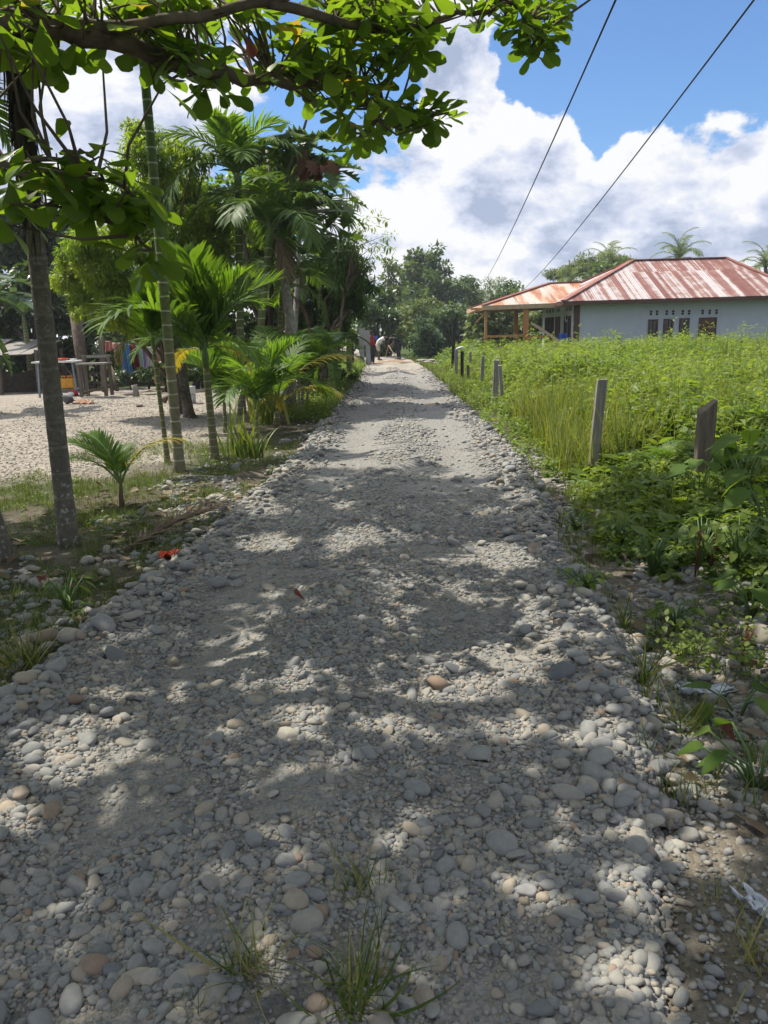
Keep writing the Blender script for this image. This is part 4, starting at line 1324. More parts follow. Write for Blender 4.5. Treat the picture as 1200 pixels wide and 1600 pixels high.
# the crown above the frame, which shades the track
u0 = np.arange(-5.5, 5.4, .25); v0 = np.arange(-1.2, 9.6, .25)
for gx in u0:
    for gy in v0:
        x0_ = gx; y0_ = gy
        for rep in range(2):
            x = x0_ + r.uniform(-.15, .15); y = y0_ + r.uniform(-.15, .15)
            if cover_vis(x, y) > .9: continue
            z = r.uniform(4.3, 7.6)
            p = np.array([x, y, -.03]) + SUN * (z / SUN[2])
            if np.hypot(p[0] - TB[0] - 1.8, p[1] - TB[1]) > 8.2: continue
            li, uu, vv = lit_at(p)
            if li[0] and vv[0] > 0: continue
            a, b_, d = proj(p)
            if d[0] > .2 and -45 < a[0] < 1245 and b_[0] > -50:
                z2 = CAM_H + .375 * p[1] + .5 + r.uniform(0, 1.5)
                p = np.array([x, y, -.03]) + SUN * (z2 / SUN[2])
                z2 = CAM_H + .375 * p[1] + .5 + r.uniform(0, 1.2)
                p = np.array([x, y, -.03]) + SUN * (z2 / SUN[2])
                a, b_, d = proj(p)
                if b_[0] > -50 or z2 > 9: continue
            ros.append((p, r.uniform(.2, .27), 6))
allp, alld, alls, allr = [], [], [], []
for i, (p, s, n) in enumerate(ros):
    a = r.uniform(0, 6.28) + np.arange(n) * 2.4
    el_ = r.uniform(-.9, .5, n) if i < nvis else r.uniform(-.35, .45, n)
    d = nrm(np.stack([np.cos(a), np.sin(a), el_], 1))
    allp.append(p + d * .03 + np.stack([np.zeros(n), np.zeros(n), r.uniform(-.05, .05, n)], 1)); alld.append(d)
    alls.append(s * r.uniform(.7, 1.15, n)); allr.append(np.clip(r.normal(.48, .2) + r.normal(0, .16, n), 0, 1))
allp = np.concatenate(allp); alld = np.concatenate(alld); alls = np.concatenate(alls); allr = np.concatenate(allr)
vis = np.zeros(len(allp), bool); vis[:sum(q[2] for q in ros[:nvis])] = True
drop = np.zeros(len(allp), bool)
for f in (.1, .55, 1.0):
    li, uu, vv = lit_at(allp + alld * alls[:, None] * f, 1.4)
    drop |= li & (vv > 0)
drop &= ~vis | (r.random(len(allp)) < .8)
keep = ~drop
allp, alld, alls, allr = allp[keep], alld[keep], alls[keep], allr[keep]
up = nrm(np.array([0, 0, 1.]) + sph(len(allp), r) * .45)
mb = MB(); fr_ = frames(alld, up)
kk = r.integers(0, 3, len(allp))
for i, tm in enumerate((LEAF_OBOV, LEAF_OBOV2, LEAF_OBOV3)):
    q = kk == i
    mb.scatter(tm, fr_[q], (allp - TB)[q], alls[q][:, None] * np.stack([r.uniform(.75, 1.12, q.sum()), np.ones(q.sum()), np.ones(q.sum())], 1), allr[q])
mb.build('crown', M['almond'], t_)
mb = MB()
for px, py in ((385, 55), (142, 283), (148, 300)):
    p = A(px, py, 4.7) - TB
    mb.scatter(LEAF_OBOV, frames(np.array([[.3, 0, -1.]]), np.array([[0., -1, .2]])), p[None], [.11], [r.random()])
mb.build('red_leaves', M['redleaf'], t_)
# trunk and limbs
mb = MB()
fork = np.array([-4.55, 4.4, 2.5])
mb.tube(np.array([TB, TB + [0.03, 0, .5], TB + [.08, .05, 1.5], fork]) - TB, [.3, .23, .2, .19], 14)
LIMBS = [
    [fork, A(-60, 40, 4.4), A(100, 38, 4.4), A(200, 70, 4.6), A(300, 108, 4.9), A(400, 125, 5.2), A(500, 128, 5.6), A(600, 168, 6.2), A(680, 180, 6.4)],
    [A(60, 36, 4.4), A(200, 40, 4.5), A(300, 28, 4.6), A(420, 5, 4.8), A(520, -40, 5.0), A(640, -110, 5.3)],
    [A(420, 5, 4.8), A(560, 40, 5.4), A(640, 38, 5.9), A(740, 22, 6.2), A(800, 5, 6.3), A(850, 50, 6.3)],
    [fork, A(-80, 190, 4.5), A(20, 258, 4.5), A(65, 290, 4.5), A(120, 332, 4.5), A(180, 345, 4.5), A(240, 392, 4.5)],
    [A(20, 258, 4.5), A(80, 245, 4.5), A(150, 268, 4.4), A(210, 305, 4.4)],
    [A(560, 140, 5.9), A(590, 200, 6.0), A(545, 210, 6.0)],
    [fork, fork + [.3, .5, 1.6], fork + [1.2, 1.8, 3.2], fork + [2.2, 3.8, 4.2]],
    [fork, fork + [0, -.6, 1.6], fork + [.9, -2, 3], fork + [2.0, -3.6, 3.8]],
    [fork, fork + [-.6, .3, 1.6], fork + [-2, .9, 3], fork + [-3.2, 1.2, 3.6]],
    [fork, fork + [.5, 0, 1.8], fork + [2.2, .1, 3.2], fork + [4.2, .3, 3.6]],
]
LR = [(.10, .075, .058, .048, .042, .036, .028, .018, .01), (.036, .032, .029, .025, .02, .012), (.03, .027, .024, .018, .014, .007), (.05, .04, .032, .027, .021, .016, .008), (.016, .014, .011, .006), (.014, .011, .007), (.12, .1, .07, .03), (.12, .1, .07, .03), (.1, .09, .06, .03), (.12, .1, .07, .03)]
nodes = []
for L_, q in zip(LIMBS, LR):
    L_ = np.array(L_, float)
    # smooth the polyline
    tt = np.linspace(0, len(L_) - 1, (len(L_) - 1) * 4 + 1)
    S = np.stack([np.interp(tt, np.arange(len(L_)), L_[:, k]) for k in range(3)], 1)
    S[1:-1] = (S[:-2] + S[1:-1] * 2 + S[2:]) / 4
    S[1:-1] += r.normal(0, .012, S[1:-1].shape)
    mb.tube(S - TB, np.interp(tt, np.arange(len(q)), q), 9)
    nodes.append(S)
nodes = np.concatenate(nodes)
for i, (p, s, n) in enumerate(ros):
    if i >= nvis and i % 3: continue
    j = np.argmin(((nodes - p) ** 2).sum(1) + (nodes[:, 2] > p[2]) * .3)
    L = np.linalg.norm(nodes[j] - p)
    if L > 1.3: continue
    m = (nodes[j] + p) / 2 + np.array([0, 0, -.06 * L]) + r.normal(0, .04, 3)
    mb.tube(np.array([nodes[j], m, p]) - TB, [.009 + .004 * L, .008, .005], 5, cap=False)
mb.build('trunk', M['bark'], t_)
# ------------------------------------------------------------------ ground cover
r = np.random.default_rng(404)


def plants(mb, x, y, h, nl, size, tm, rr, droop=.2, tone=None, zf=ground_z):
    """stems carrying nl leaves each between the ground and height h"""
    n = len(x); z = zf(x, y)
    tone = rr.normal(.5, .2, n) if tone is None else tone
    idx = np.repeat(np.arange(n), nl)
    m = len(idx)
    f = rr.random(m) ** .7
    a = rr.uniform(0, 6.28, m)
    lean = rr.normal(0, .16, (n, 2))
    px = x[idx] + lean[idx, 0] * f * h[idx]; py = y[idx] + lean[idx, 1] * f * h[idx]
    pos = np.stack([px, py, z[idx] + f * h[idx]], 1)
    d = nrm(np.stack([np.cos(a), np.sin(a), rr.uniform(-.5, .9, m) - droop], 1))
    up = nrm(np.array([0, 0, 1.]) + sph(m, rr) * .5)
    s = size[idx] * rr.uniform(.6, 1.25, m) * (1.1 - .4 * f)
    mb.scatter(tm, frames(d, up), pos + d * .015, s, np.clip(tone[idx] + rr.normal(0, .14, m) + (f - .5) * .2, 0, 1))


def blades(mb, x, y, h, per, rr, tms=(BLADE_UP, BLADE_MID), spread=.03, zf=ground_z, tone=.5, wid=1.0):
    idx = np.repeat(np.arange(len(x)), per)
    m = len(idx)
    px = x[idx] + rr.normal(0, spread, m); py = y[idx] + rr.normal(0, spread, m)
    pos = np.stack([px, py, zf(px, py) - .01], 1)
    s = h[idx] * rr.uniform(.55, 1.1, m)
    k = rr.integers(0, len(tms), m)
    fr = rotz(m, rr, .18)
    tn = np.clip(rr.normal(tone, .2, m), 0, 1)
    for i, tm in enumerate(tms):
        q = k == i
        sc = np.stack([s[q] * wid, s[q], s[q]], 1)
        mb.scatter(tm, fr[q], pos[q], sc, tn[q])


# the wild garden right of the track
def field_pts(n, y0, y1, p=1.0):
    y = y0 + (y1 - y0) * r.random(n) ** p
    _, rr_ = edges(y)
    hi = .52 * y + 1.2
    x = rr_ + .5 + (hi - rr_ - .5) * r.random(n)
    return x, y


def field_h(x, y):
    _, re = edges(y)
    d = x - re
    h = .22 + .55 * sstep(.6, 2.6, d) + .12 * sstep(15, 30, y)
    h = h * (1 + .36 * vnoise(x, y, .7, 41) + .25 * vnoise(x, y, 1.9, 42))
    return h * (.34 + .66 * sstep(6.0, 15.0, y + .4 * d))


W1, W2 = MB(), MB()
for n, y0, y1, size, nl, tm in ((3600, 3.2, 10, .10, 14, LEAF_OVATE), (7000, 9, 18, .11, 13, LEAF_OVATE), (9500, 17, 34, .15, 12, LEAF_Q), (2500, 30, 46, .22, 9, LEAF_Q)):
    x, y = field_pts(n, y0, y1)
    h = field_h(x, y) * r.uniform(.65, 1.15, n)
    _, re = edges(y)
    k = (r.random(n) < .12 + .9 * sstep(.7, 1.6, x - re + .35 * vnoise(x, y, 1.3, 44))) & ((vnoise(x, y, .55, 47) > -.62) | (y > 12)) & ~((y > 33.5) & (x > 5)) & (r.random(n) < sstep(4.0, 6.5, y + .5 * (x - re - 1.2)))
    plants(W1, x[k], y[k], h[k], nl, np.full(k.sum(), size) * r.uniform(.7, 1.4, k.sum()), tm, r, .15, np.clip(.5 + .3 * vnoise(x[k], y[k], .8, 45) + r.normal(0, .12, k.sum()), 0, 1))
n = 900
x, y = field_pts(n, 6.5, 33); _, re = edges(y); k = (x - re > 1.0) & ~((y > 33) & (x > 5))
plants(W1, x[k], y[k], field_h(x[k], y[k]) * r.uniform(1.1, 1.5, k.sum()), 16, r.uniform(.09, .16, k.sum()) * (1 + y[k] * .02), LEAF_LANCE, r, .0, np.full(k.sum(), .75))
n = 500
x, y = field_pts(n, 6.0, 16); _, re = edges(y); k = (x - re > .9)
plants(W1, x[k], y[k], field_h(x[k], y[k]) * r.uniform(.8, 1.1, k.sum()), 8, r.uniform(.17, .28, k.sum()), LEAF_OVATE, r, .2, np.full(k.sum(), .6))
tag(W1.build('field_weeds', M['weed']), 'waist high leafy weeds filling the wild garden right of the track', None, None, 'stuff')
x, y = field_pts(4600, 6.5, 30, 1.1)
_, re = edges(y)
k = (vnoise(x, y, .6, 46) + .5 * (1 - sstep(.5, 2.6, np.abs(x - re - 1.6))) > .2)
blades(W2, x[k], y[k], field_h(x[k], y[k]) * 1.1 + .14, 7, r, (BLADE_UP, BLADE_MID), .06, wid=.9)
x = r.uniform(2.0, 4.2, 340); y = r.uniform(9.4, 14.5, 340)
_, re = edges(y); k = x - re > .7
blades(W2, x[k], y[k], r.uniform(.6, .9, k.sum()), 9, r, (BLADE_UP, BLADE_UP, BLADE_MID), .06, wid=.8, tone=.65)
tag(W2.build('tall_grass', M['weedgrass']), 'tall grass growing among the weeds of the wild garden', None, None, 'stuff')

# low weeds on the stony right verge and in its ditch
W3 = MB()
n = 1500
y = 2.6 + 9 * r.random(n) ** 1.1; _, re = edges(y); x = re + .12 + 1.9 * r.random(n) ** .7
q = vnoise(x, y, 1.5, 51) + .8 * sstep(.5, 1.5, x - re)
k = q > .28 + .55 * (1 - sstep(3.2, 5.5, y))
plants(W3, x[k], y[k], r.uniform(.06, .24, k.sum()) * (1 + .8 * sstep(.9, 1.7, x[k] - re[k])), 9, r.uniform(.03, .07, k.sum()), LEAF_OVATE, r, .1)
n = 900
y = 10 + 26 * r.random(n); le, re = edges(y)
x = re + r.uniform(.05, .9, n)
plants(W3, x, y, r.uniform(.1, .3, n), 9, r.uniform(.05, .1, n), LEAF_Q, r, .1)
# and along the left side
n = 2200
y = 15 + 28 * r.random(n); le, re = edges(y)
x = le - r.uniform(.08, 1.5, n) * (.6 + .4 * sstep(15, 22, y))
k = (vnoise(x, y, 1.0, 52) > -.4)
plants(W3, x[k], y[k], r.uniform(.08, .34, k.sum()), 9, r.uniform(.05, .11, k.sum()), LEAF_Q, r, .1)
n = 700
y = 3.2 + 10 * r.random(n); le, re = edges(y)
x = le - .15 - 2.4 * r.random(n)
k = (vnoise(x, y, 1.7, 53) > .05)
plants(W3, x[k], y[k], r.uniform(.03, .12, k.sum()), 7, r.uniform(.02, .045, k.sum()), LEAF_OVATE, r, .1)
tag(W3.build('low_weeds', M['weed']), 'low leafy weeds growing along both verges', None, None, 'stuff')

# short grass
W4 = MB()
n = 15000
y = 3.0 + 9.5 * r.random(n) ** 1.1; le, re = edges(y)
x = le - .12 - 3.4 * r.random(n)
g = grassmask(x, y)
k = (np.maximum(g, .35 * (vnoise(x, y, 1.1, 61) > -.1)) > r.random(n) * .8 + .05) & inview(x, y)
blades(W4, x[k], y[k], r.uniform(.04, .13, k.sum()), 8, r, (BLADE_MID, BLADE_LOW, BLADE_UP), .03, wid=1.5, tone=.45)
n = 900
y = 2.4 + 8 * r.random(n); le, re = edges(y); x = re + .1 + 1.5 * r.random(n)
k = vnoise(x, y, 1.9, 55) > .25
blades(W4, x[k], y[k], r.uniform(.06, .2, k.sum()), 9, r, (BLADE_MID, BLADE_UP, BLADE_LOW), .02, wid=1.2)
n = 3600
y = 16 + 30 * r.random(n); le, re = edges(y)
x = np.where(r.random(n) < .5, le - r.uniform(.02, 1.8, n), re + r.uniform(.02, .9, n))
blades(W4, x, y, r.uniform(.1, .35, n), 6, r, (BLADE_MID, BLADE_UP), .05, wid=1.8)
tag(W4.build('grass', M['grass']), 'short patchy grass on the verges', None, None, 'stuff')

# fallen dry leaves and twigs under the almond tree
W5 = MB()
n = 420
y = 2.2 + 6.5 * r.random(n); le, re = edges(y)
x = np.where(r.random(n) < .62, le - .1 - 1.9 * r.random(n), re + .15 + 1.6 * r.random(n))
d = nrm(np.stack([r.normal(size=n), r.normal(size=n), r.normal(0, .15, n)], 1))
W5.scatter(LEAF_OBOV, frames(d, nrm(np.array([0, 0, 1.]) + sph(n, r) * .45)), np.stack([x, y, ground_z(x, y) + .03], 1), r.uniform(.06, .15, n), r.random(n))
tag(W5.build('leaf_litter', M['dry']), 'brown fallen leaves scattered over both shaded verges', None, None, 'stuff')

# grass tufts in the gravel
for i, (px, py, hpx, nb, wid, lab) in enumerate((
        (392, 1512, 95, 46, .9, 'grass tuft with a pale slab behind it, at the bottom left of centre'),
        (560, 1560, 120, 60, .9, 'largest grass tuft in the gravel, at the bottom centre'),
        (548, 1392, 75, 40, .8, 'grass tuft right of the kidney shaped stone'),
        (600, 1385, 60, 24, .8, 'thin grass tuft beside the long bluish stone'),
        (300, 1582, 50, 26, .9, 'small flat grass tuft right of the pale oval stone at bottom left'),
        (1188, 1508, 110, 34, .8, 'dry yellowish grass tuft at the lower right edge'),
        (790, 1482, 45, 9, .7, 'few thin grass blades alone in the lower right gravel'),
        (1065, 1145, 95, 22, .8, 'grass tuft beside the beige egg shaped stone'),
        (1002, 1068, 100, 34, .7, 'tall thin grass tuft on the right edge above the flat greenish stone'),
        (1130, 1408, 60, 16, .8, 'sparse grass tuft on the dark soil at the lower right'),
        (975, 985, 70, 30, .8, 'dark green grass tuft on the right verge near the leafy weed'),
        (38, 1045, 70, 60, .9, 'bright grass tuft in the sun at the left edge of the verge'))):
    p = G(px, py); _, _, dep = proj(p); h = hpx * dep[0] / F * 1.25
    mb = MB()
    a0 = np.zeros(nb)
    nb = int(nb * 1.3); fr = rotz(nb, r, .45)
    s = h * r.uniform(.45, 1.1, nb)
    for k_, tm in enumerate((BLADE_UP, BLADE_MID, BLADE_LOW)):
        q = np.arange(nb) % 3 == k_
        mb.scatter(tm, fr[q], np.stack([r.normal(0, .03, q.sum()), r.normal(0, .03, q.sum()), np.full(q.sum(), -.02)], 1), np.stack([s[q] * wid, s[q], s[q]], 1), np.clip(r.normal(.55 if 'dry' not in lab else .95, .33, q.sum()), 0, 1))
    o = mb.build('grass_tuft', M['grass']); o.location = p; tag(o, lab, 'grass tuft')

# broad leaved plants on the right bank
def broad_plant(px, py, h, nl, size, tm, lab, seed, name='broadleaf_plant', cat='plant', mat='mid', sp=.22):
    q = np.random.default_rng(seed)
    p = G(px, py)
    t_ = thing(name, lab, cat, p)
    lm, sm = MB(), MB()
    for i in range(nl):
        a = i * 2.4 + q.uniform(-.4, .4); hh = h * q.uniform(.5, 1.0)
        e_ = np.array([math.cos(a) * sp * q.uniform(.5, 1.3), math.sin(a) * sp * q.uniform(.5, 1.3), hh])
        sm.tube([(0, 0, -.03), e_ * np.array([.4, .4, .65]), e_], [.007, .006, .004], 5)
        d = nrm(np.array([[math.cos(a), math.sin(a), q.uniform(-.75, -.1)]]))
        lm.scatter(tm, frames(d, nrm(np.array([[0, -.25, 1.]]) + sph(1, q) * .3)), e_[None], [size * q.uniform(.7, 1.15)], [q.random()])
    lm.build('foliage', M[mat], t_); sm.build('stems', M['crownshaft'], t_)


for i, a in enumerate((
        (1092, 795, .62, 10, .22, LEAF_TARO, 'broad heart leaved plant in shade at the foot of the broken brown post'),
        (1160, 800, .72, 12, .24, LEAF_TARO, 'taller broad leaved plant in shade right of the broken brown post'),
        (1198, 860, .6, 12, .2, LEAF_TARO, 'broad leaved plant cut by the right edge, below the wild garden'),
        (1175, 965, .34, 8, .15, LEAF_TARO, 'rounded leaved plant above the brown boulder at the right edge'),
        (1155, 1120, .16, 5, .14, LEAF_TARO, 'low plant with two round leaves on the lower right soil'),
        (1185, 1235, .2, 12, .13, LEAF_OVATE, 'leafy weed at the right edge below the round leaved one'),
        (915, 925, .16, 22, .07, LEAF_OVATE, 'bright leafy weed on the cobbled right edge of the track'),
        (1055, 985, .2, 16, .08, LEAF_OVATE, 'leafy weed among the stones of the right ditch'),
        (1020, 900, .34, 26, .08, LEAF_LANCE, 'bushy weed in the ditch below the leaning grey post'),
        (1095, 890, .4, 30, .09, LEAF_OVATE, 'tangled leafy weed hanging over the right ditch'),
        (1150, 900, .42, 30, .10, LEAF_OVATE, 'dark leafy weed between the broad leaves and the ditch'),
        (900, 830, .2, 22, .06, LEAF_OVATE, 'small leafy weed on the bank left of the tan boulder'),
        (965, 850, .26, 26, .06, LEAF_OVATE, 'low spreading weed under the tan boulder'),
        (108, 960, .3, 14, .09, LEAF_LANCE, 'upright seedling with light leaves on the left stony verge'))):
    broad_plant(*a, seed=60 + i, mat='weed' if a[4] < .12 else 'broad', sp=.2 if a[4] > .12 else .12)
# ferns
for px, py, sc, lab in ((1125, 760, .55, 'fern behind the broad leaves beside the broken brown post'), (1035, 745, .5, 'fern in the sun between the two near posts'), (1170, 770, .5, 'fern in the weeds at the right, behind the taller broad leaved plant')):
    p = G(px, py)
    t_ = thing('fern', lab, 'fern', p)
    for i in range(9):
        inst('frond', FR['coco'][i % 3], t_, (0, 0, .05), (0, R(r.uniform(0, 30)), i * .7), sc * r.uniform(.8, 1.15))
# dead stalks in the ditch
for i, (px, py, H, lab) in enumerate(((1085, 905, .36, 'reddish dead flower stalk standing in the right ditch'), (1158, 1040, .22, 'short reddish flower spike beside the brown boulder'), (1108, 900, .3, 'bent reddish stalk right of the dead flower stalk'))):
    p = G(px, py)
    mb = MB().tube([(0, 0, -.03), (.01, 0, H * .55), (.03 + .03 * i, 0, H)], [.005, .008, .003], 6)
    for k_ in range(40):
        f = r.uniform(.5, 1); a = r.uniform(0, 6.28)
        mb.add(np.array([(0, 0, 0), (.008, 0, .012), (0, .006, .018)]) + np.array([.02 * f + .008 * math.cos(a), .008 * math.sin(a), H * f]), np.array([[0, 1, 2]]), r.random())
    o = mb.build('dead_stalk', M['redleaf']); o.location = p; tag(o, lab, 'stalk')

# reed clump by the young palm
b = G(382, 716)
mb = MB(); n = 40
for i in range(n):
    a = r.uniform(0, 6.28); s = r.uniform(.4, .95)
    base_ = np.array([r.normal(0, .12), r.normal(0, .06), -.02])
    mb.scatter(blade_tm(6, .026, r.uniform(.25, .9)), rotz(1, r, .12), base_[None], [s], [np.clip(r.normal(.45, .25), 0, 1)])
for i in range(12):
    base_ = np.array([r.normal(0, .13), r.normal(0, .06), -.02])
    mb.tube([base_, base_ + [r.normal(0, .03), 0, r.uniform(.12, .3)]], [.014, .012], 6, .1)
o = mb.build('reed_clump', M['weedgrass']); o.location = b; tag(o, 'clump of strap leaved reeds with dark cut stems beside the young palm', 'reeds')
b = G(412, 662)
mb = MB()
for i in range(44):
    s = r.uniform(.7, 1.7)
    mb.scatter(blade_tm(7, .022, r.uniform(.2, 1.0)), rotz(1, r, .15), np.array([[r.normal(0, .22), r.normal(0, .1), -.02]]), [s], [np.clip(r.normal(.5, .3), 0, 1)])
o = mb.build('reed_clump', M['weedgrass']); o.location = b; tag(o, 'taller clump of long arching blades at the base of the yellow coconut frond', 'reeds')
# fallen dry palm frond at the left edge
p0, p1 = G(205, 862), G(338, 808)
t_ = thing('fallen_frond', 'dry brown palm frond lying on the left verge under the thick trunk', 'palm frond', p0)
mb = MB(); dv = p1 - p0; dv[2] = .03
for s_ in range(70):
    f = r.random(); c = dv * f + np.array([0, 0, .05 + .05 * math.sin(f * 3)]); a = math.atan2(dv[1], dv[0]) + r.choice([-1, 1]) * r.uniform(.25, .8)
    L = r.uniform(.15, .4); e_ = c + np.array([math.cos(a) * L, math.sin(a) * L, r.uniform(-.06, .06)])
    m_ = (c + e_) / 2 + np.array([0, 0, r.uniform(.0, .07)]); wv_ = np.array([-math.sin(a), math.cos(a), .3]) * .008
    mb.add(np.array([c - wv_, c + wv_, m_ - wv_, m_ + wv_, e_]), [np.array([[0, 1, 3, 2]]), np.array([[2, 3, 4]])], r.random())
mb.build('leaflets', M['dry'], t_)
MB().tube([(-.05, -.02, .02), dv * .5 + [0, 0, .09], dv + [0, 0, .05]], [.018, .014, .006], 7).build('midrib', M['dry'], t_)
for px, py, s_, lab in ((70, 925, .12, 'dark red fallen leaf lying on the shaded stones at the far left'), (1150, 1170, .12, 'curled reddish brown leaf on the soil at the right'), (128, 655 + 265, .14, 'curled brownish red leaf below the dry frond'), (1195, 1195, .1, 'rust coloured leaf at the right edge under the leafy weed'), (478, 945, .1, 'small brown leaf fallen on the shaded track')):
    p = G(px, py) + np.array([0, 0, .03]); d = nrm(np.array([[r.normal(), r.normal(), .1]]))
    o = MB().scatter(leaf_tm([(0, .015), (.12, .04), (.35, .14), (.6, .25), (.8, .30), (.93, .22), (1, .05)], .45, -.2), frames(d, np.array([[0, -.3, 1.]])), np.zeros((1, 3)), [s_], [.3]).build('fallen_leaf', M['redleaf']); o.location = p; tag(o, lab, 'leaf')
M['orangewrap'] = m_plain('orange_plastic', (.75, .09, .02), (.6, .05, .012), 12, .35, .5, .5, 20)
M['whiteplastic'] = m_plain('white_plastic', (.62, .65, .72), (.42, .44, .5), 10, .4, .5, .8, 22)
M['blueplastic'] = m_plain('blue_plastic', (.03, .12, .55), (.02, .07, .35), 10, .4, .5)


def scrap(name, px, py, sx, sy, hz, mat, lab, cat, seed, rz=0):
    q = np.random.default_rng(seed)
    p = G(px, py)
    xs_ = np.linspace(-.5, .5, 25); ys_ = np.linspace(-.5, .5, 19)
    V_, Q_ = grid(xs_, ys_, lambda X, Y: 0 * X)
    V_[:, 2] = (vnoise(V_[:, 0], V_[:, 1], 4.5, seed) * .6 + vnoise(V_[:, 0], V_[:, 1], 11, seed + 1) * .7) * hz + hz
    V_[:, 0] += vnoise(V_[:, 0], V_[:, 1], 4, seed + 2) * .26; V_[:, 1] += vnoise(V_[:, 0], V_[:, 1], 4, seed + 3) * .34
    V_ *= np.array([sx, sy, 1])
    o = MB().add(V_, Q_).build(name, M[mat]); o.location = p + np.array([0, 0, .015]); o.rotation_euler = (0, 0, rz)
    so_ = o.modifiers.new('thickness', 'SOLIDIFY'); so_.thickness = .003
    tag(o, lab, cat)


scrap('wrapper', 268, 874, .17, .10, .035, 'orangewrap', 'orange red plastic wrapper lying on the left edge of the track', 'litter', 3, .5)
scrap('plastic_sheet', 1092, 1088, .24, .08, .03, 'whiteplastic', 'crumpled white plastic strip on the right soil beside the ditch', 'litter', 5, -.1)
scrap('plastic_bag', 1186, 1432, .06, .10, .022, 'whiteplastic', 'torn whitish plastic bag flattened in the soil at the lower right', 'litter', 7, .4)
scrap('plastic_scrap', 1012, 770, .16, .12, .07, 'blueplastic', 'blue plastic scrap among the weeds between the two near posts', 'litter', 9)

# ------------------------------------------------------------------ fence posts on the right
def post(px, py0, pxt, pyt, wpx, mat, lab, D=None, taper=1.0, broken=False, grp=None, square=True, name='fence_post'):
    b = G(px, py0) if D is None else A(px, py0, D)
    if D is not None: b[2] = float(ground_z(b[0], b[1]))
    t = A(pxt, pyt, b[1]); _, _, dep = proj(b); wd = wpx * dep[0] / F
    v = t - b
    q = np.random.default_rng(int(px * 7 + py0))
    n = 9
    tt = np.linspace(-.12, 1, n)
    V_ = []
    for f in tt:
        c = v * f
        s1 = wd * (1 - (1 - taper) * f) * (1 + q.normal(0, .02)); s2 = s1 * .62
        V_ += [c + np.array([-s1 / 2, -s2 / 2, 0]), c + np.array([s1 / 2, -s2 / 2, 0]), c + np.array([s1 / 2, s2 / 2, 0]), c + np.array([-s1 / 2, s2 / 2, 0])]
    V_ = np.array(V_)
    if broken:
        V_[-4:, 2] += np.array([-.11, .02, .03, -.07]); V_[-8:-4, 2] -= .05
    else:
        V_[-4:, 2] += q.normal(0, .008, 4)
    Q_ = [[4 * i + j, 4 * i + (j + 1) % 4, 4 * (i + 1) + (j + 1) % 4, 4 * (i + 1) + j] for i in range(n - 1) for j in range(4)] + [[4 * n - 4, 4 * n - 3, 4 * n - 2, 4 * n - 1], [3, 2, 1, 0]]
    o = MB().add(V_, np.array(Q_)).build(name, M[mat], None, False); o.location = b
    bv = o.modifiers.new('bevel', 'BEVEL'); bv.width = wd * .07; bv.segments = 2; bv.limit_method = 'ANGLE'
    return tag(o, lab, 'post', grp)


post(925, 742, 941, 592, 15, 'greypost', 'tall grey fence post leaning right, nearest the track')
post(1094, 775, 1106, 628, 25, 'brownpost', 'thick brown fence post with a broken slanted top, at the right among broad leaves', broken=True)
post(773, 634, 776, 562, 8.5, 'greypost', 'grey fence post of the close pair where the track narrows')
post(786, 640, 781, 570, 5, 'greypost', 'thin board propped against the grey post of the close pair')
post(752, 612, 755, 556, 6, 'greypost', 'grey fence post wrapped in weeds just beyond the close pair', taper=.8)
post(732, 602, 731, 570, 4.5, 'brownpost', 'short brown stake between the black topped post and the weedy grey post')
post(734, 592, 735, 550, 4, 'greypost', 'slim grey stake standing behind the short brown stake')
post(722, 600, 722, 549, 5, 'darkpost', 'blackened fence post right of the post with the white rag')
post(713, 594, 713, 545, 5, 'greypost', 'grey fence post carrying a white rag on its top')
post(707, 575, 710, 497, 5, 'darkpost', 'tall slender dark pole beside the far right fence posts', D=30)
p = A(719, 543, G(713, 594)[1])
q = MB(); Vv, Fc = stone_tm(3, 61, .25); q.add(Vv * np.array([.13, .08, .06]), Fc, .5)
q.tube([(-.08, 0, 0), (-.11, 0, -.08), (-.1, 0, -.14)], [.03, .035, .012], 6)
o = q.build('white_rag', M['whiteplastic']); o.location = p; tag(o, 'white plastic rag caught on top of a far fence post', 'rag')
# slim fence sticks on the left
for i, (px, py, pxt, pyt, wd, mat, lab) in enumerate((
        (466, 648, 468, 588, 4, 'barkpale', 'thin pale stick standing at the left edge under the yellow frond'),
        (455, 636, 456, 590, 5, 'barkpale', 'pale stake left of the thin pale stick on the left verge'),
        (480, 640, 481, 590, 4, 'brownpost', 'brown stake right of the thin pale stick on the left verge'),
        (507, 608, 510, 555, 4.5, 'brownpost', 'slanting stake in front of the dark hanging banana leaf'))):
    post(px, py, pxt, pyt, wd, mat, lab, taper=.85)

# ------------------------------------------------------------------ power cables
for a, bpt, lab in (((962, 0, 9), (757, 440, 58), 'power cable sagging across the sky, the left one, ending above the far trees'), ((1178, 0, 9), (818, 452, 52), 'power cable crossing the blue sky, the right one, ending beside the porch roof')):
    p0, p1 = A(*a), A(*bpt)
    d = p1 - p0; pts = []
    s0 = -.25
    for t in np.linspace(s0, 1.0, 40):
        pts.append(p0 + d * t + np.array([0, 0, -.25 * 4 * t * (1 - t) if t > 0 else .25 * 4 * abs(t) * .9]))
    pts = np.array(pts)
    tag(MB().tube(pts - p0, .012, 5).build('power_cable', M['darkpost']), lab, 'cable').location = p0
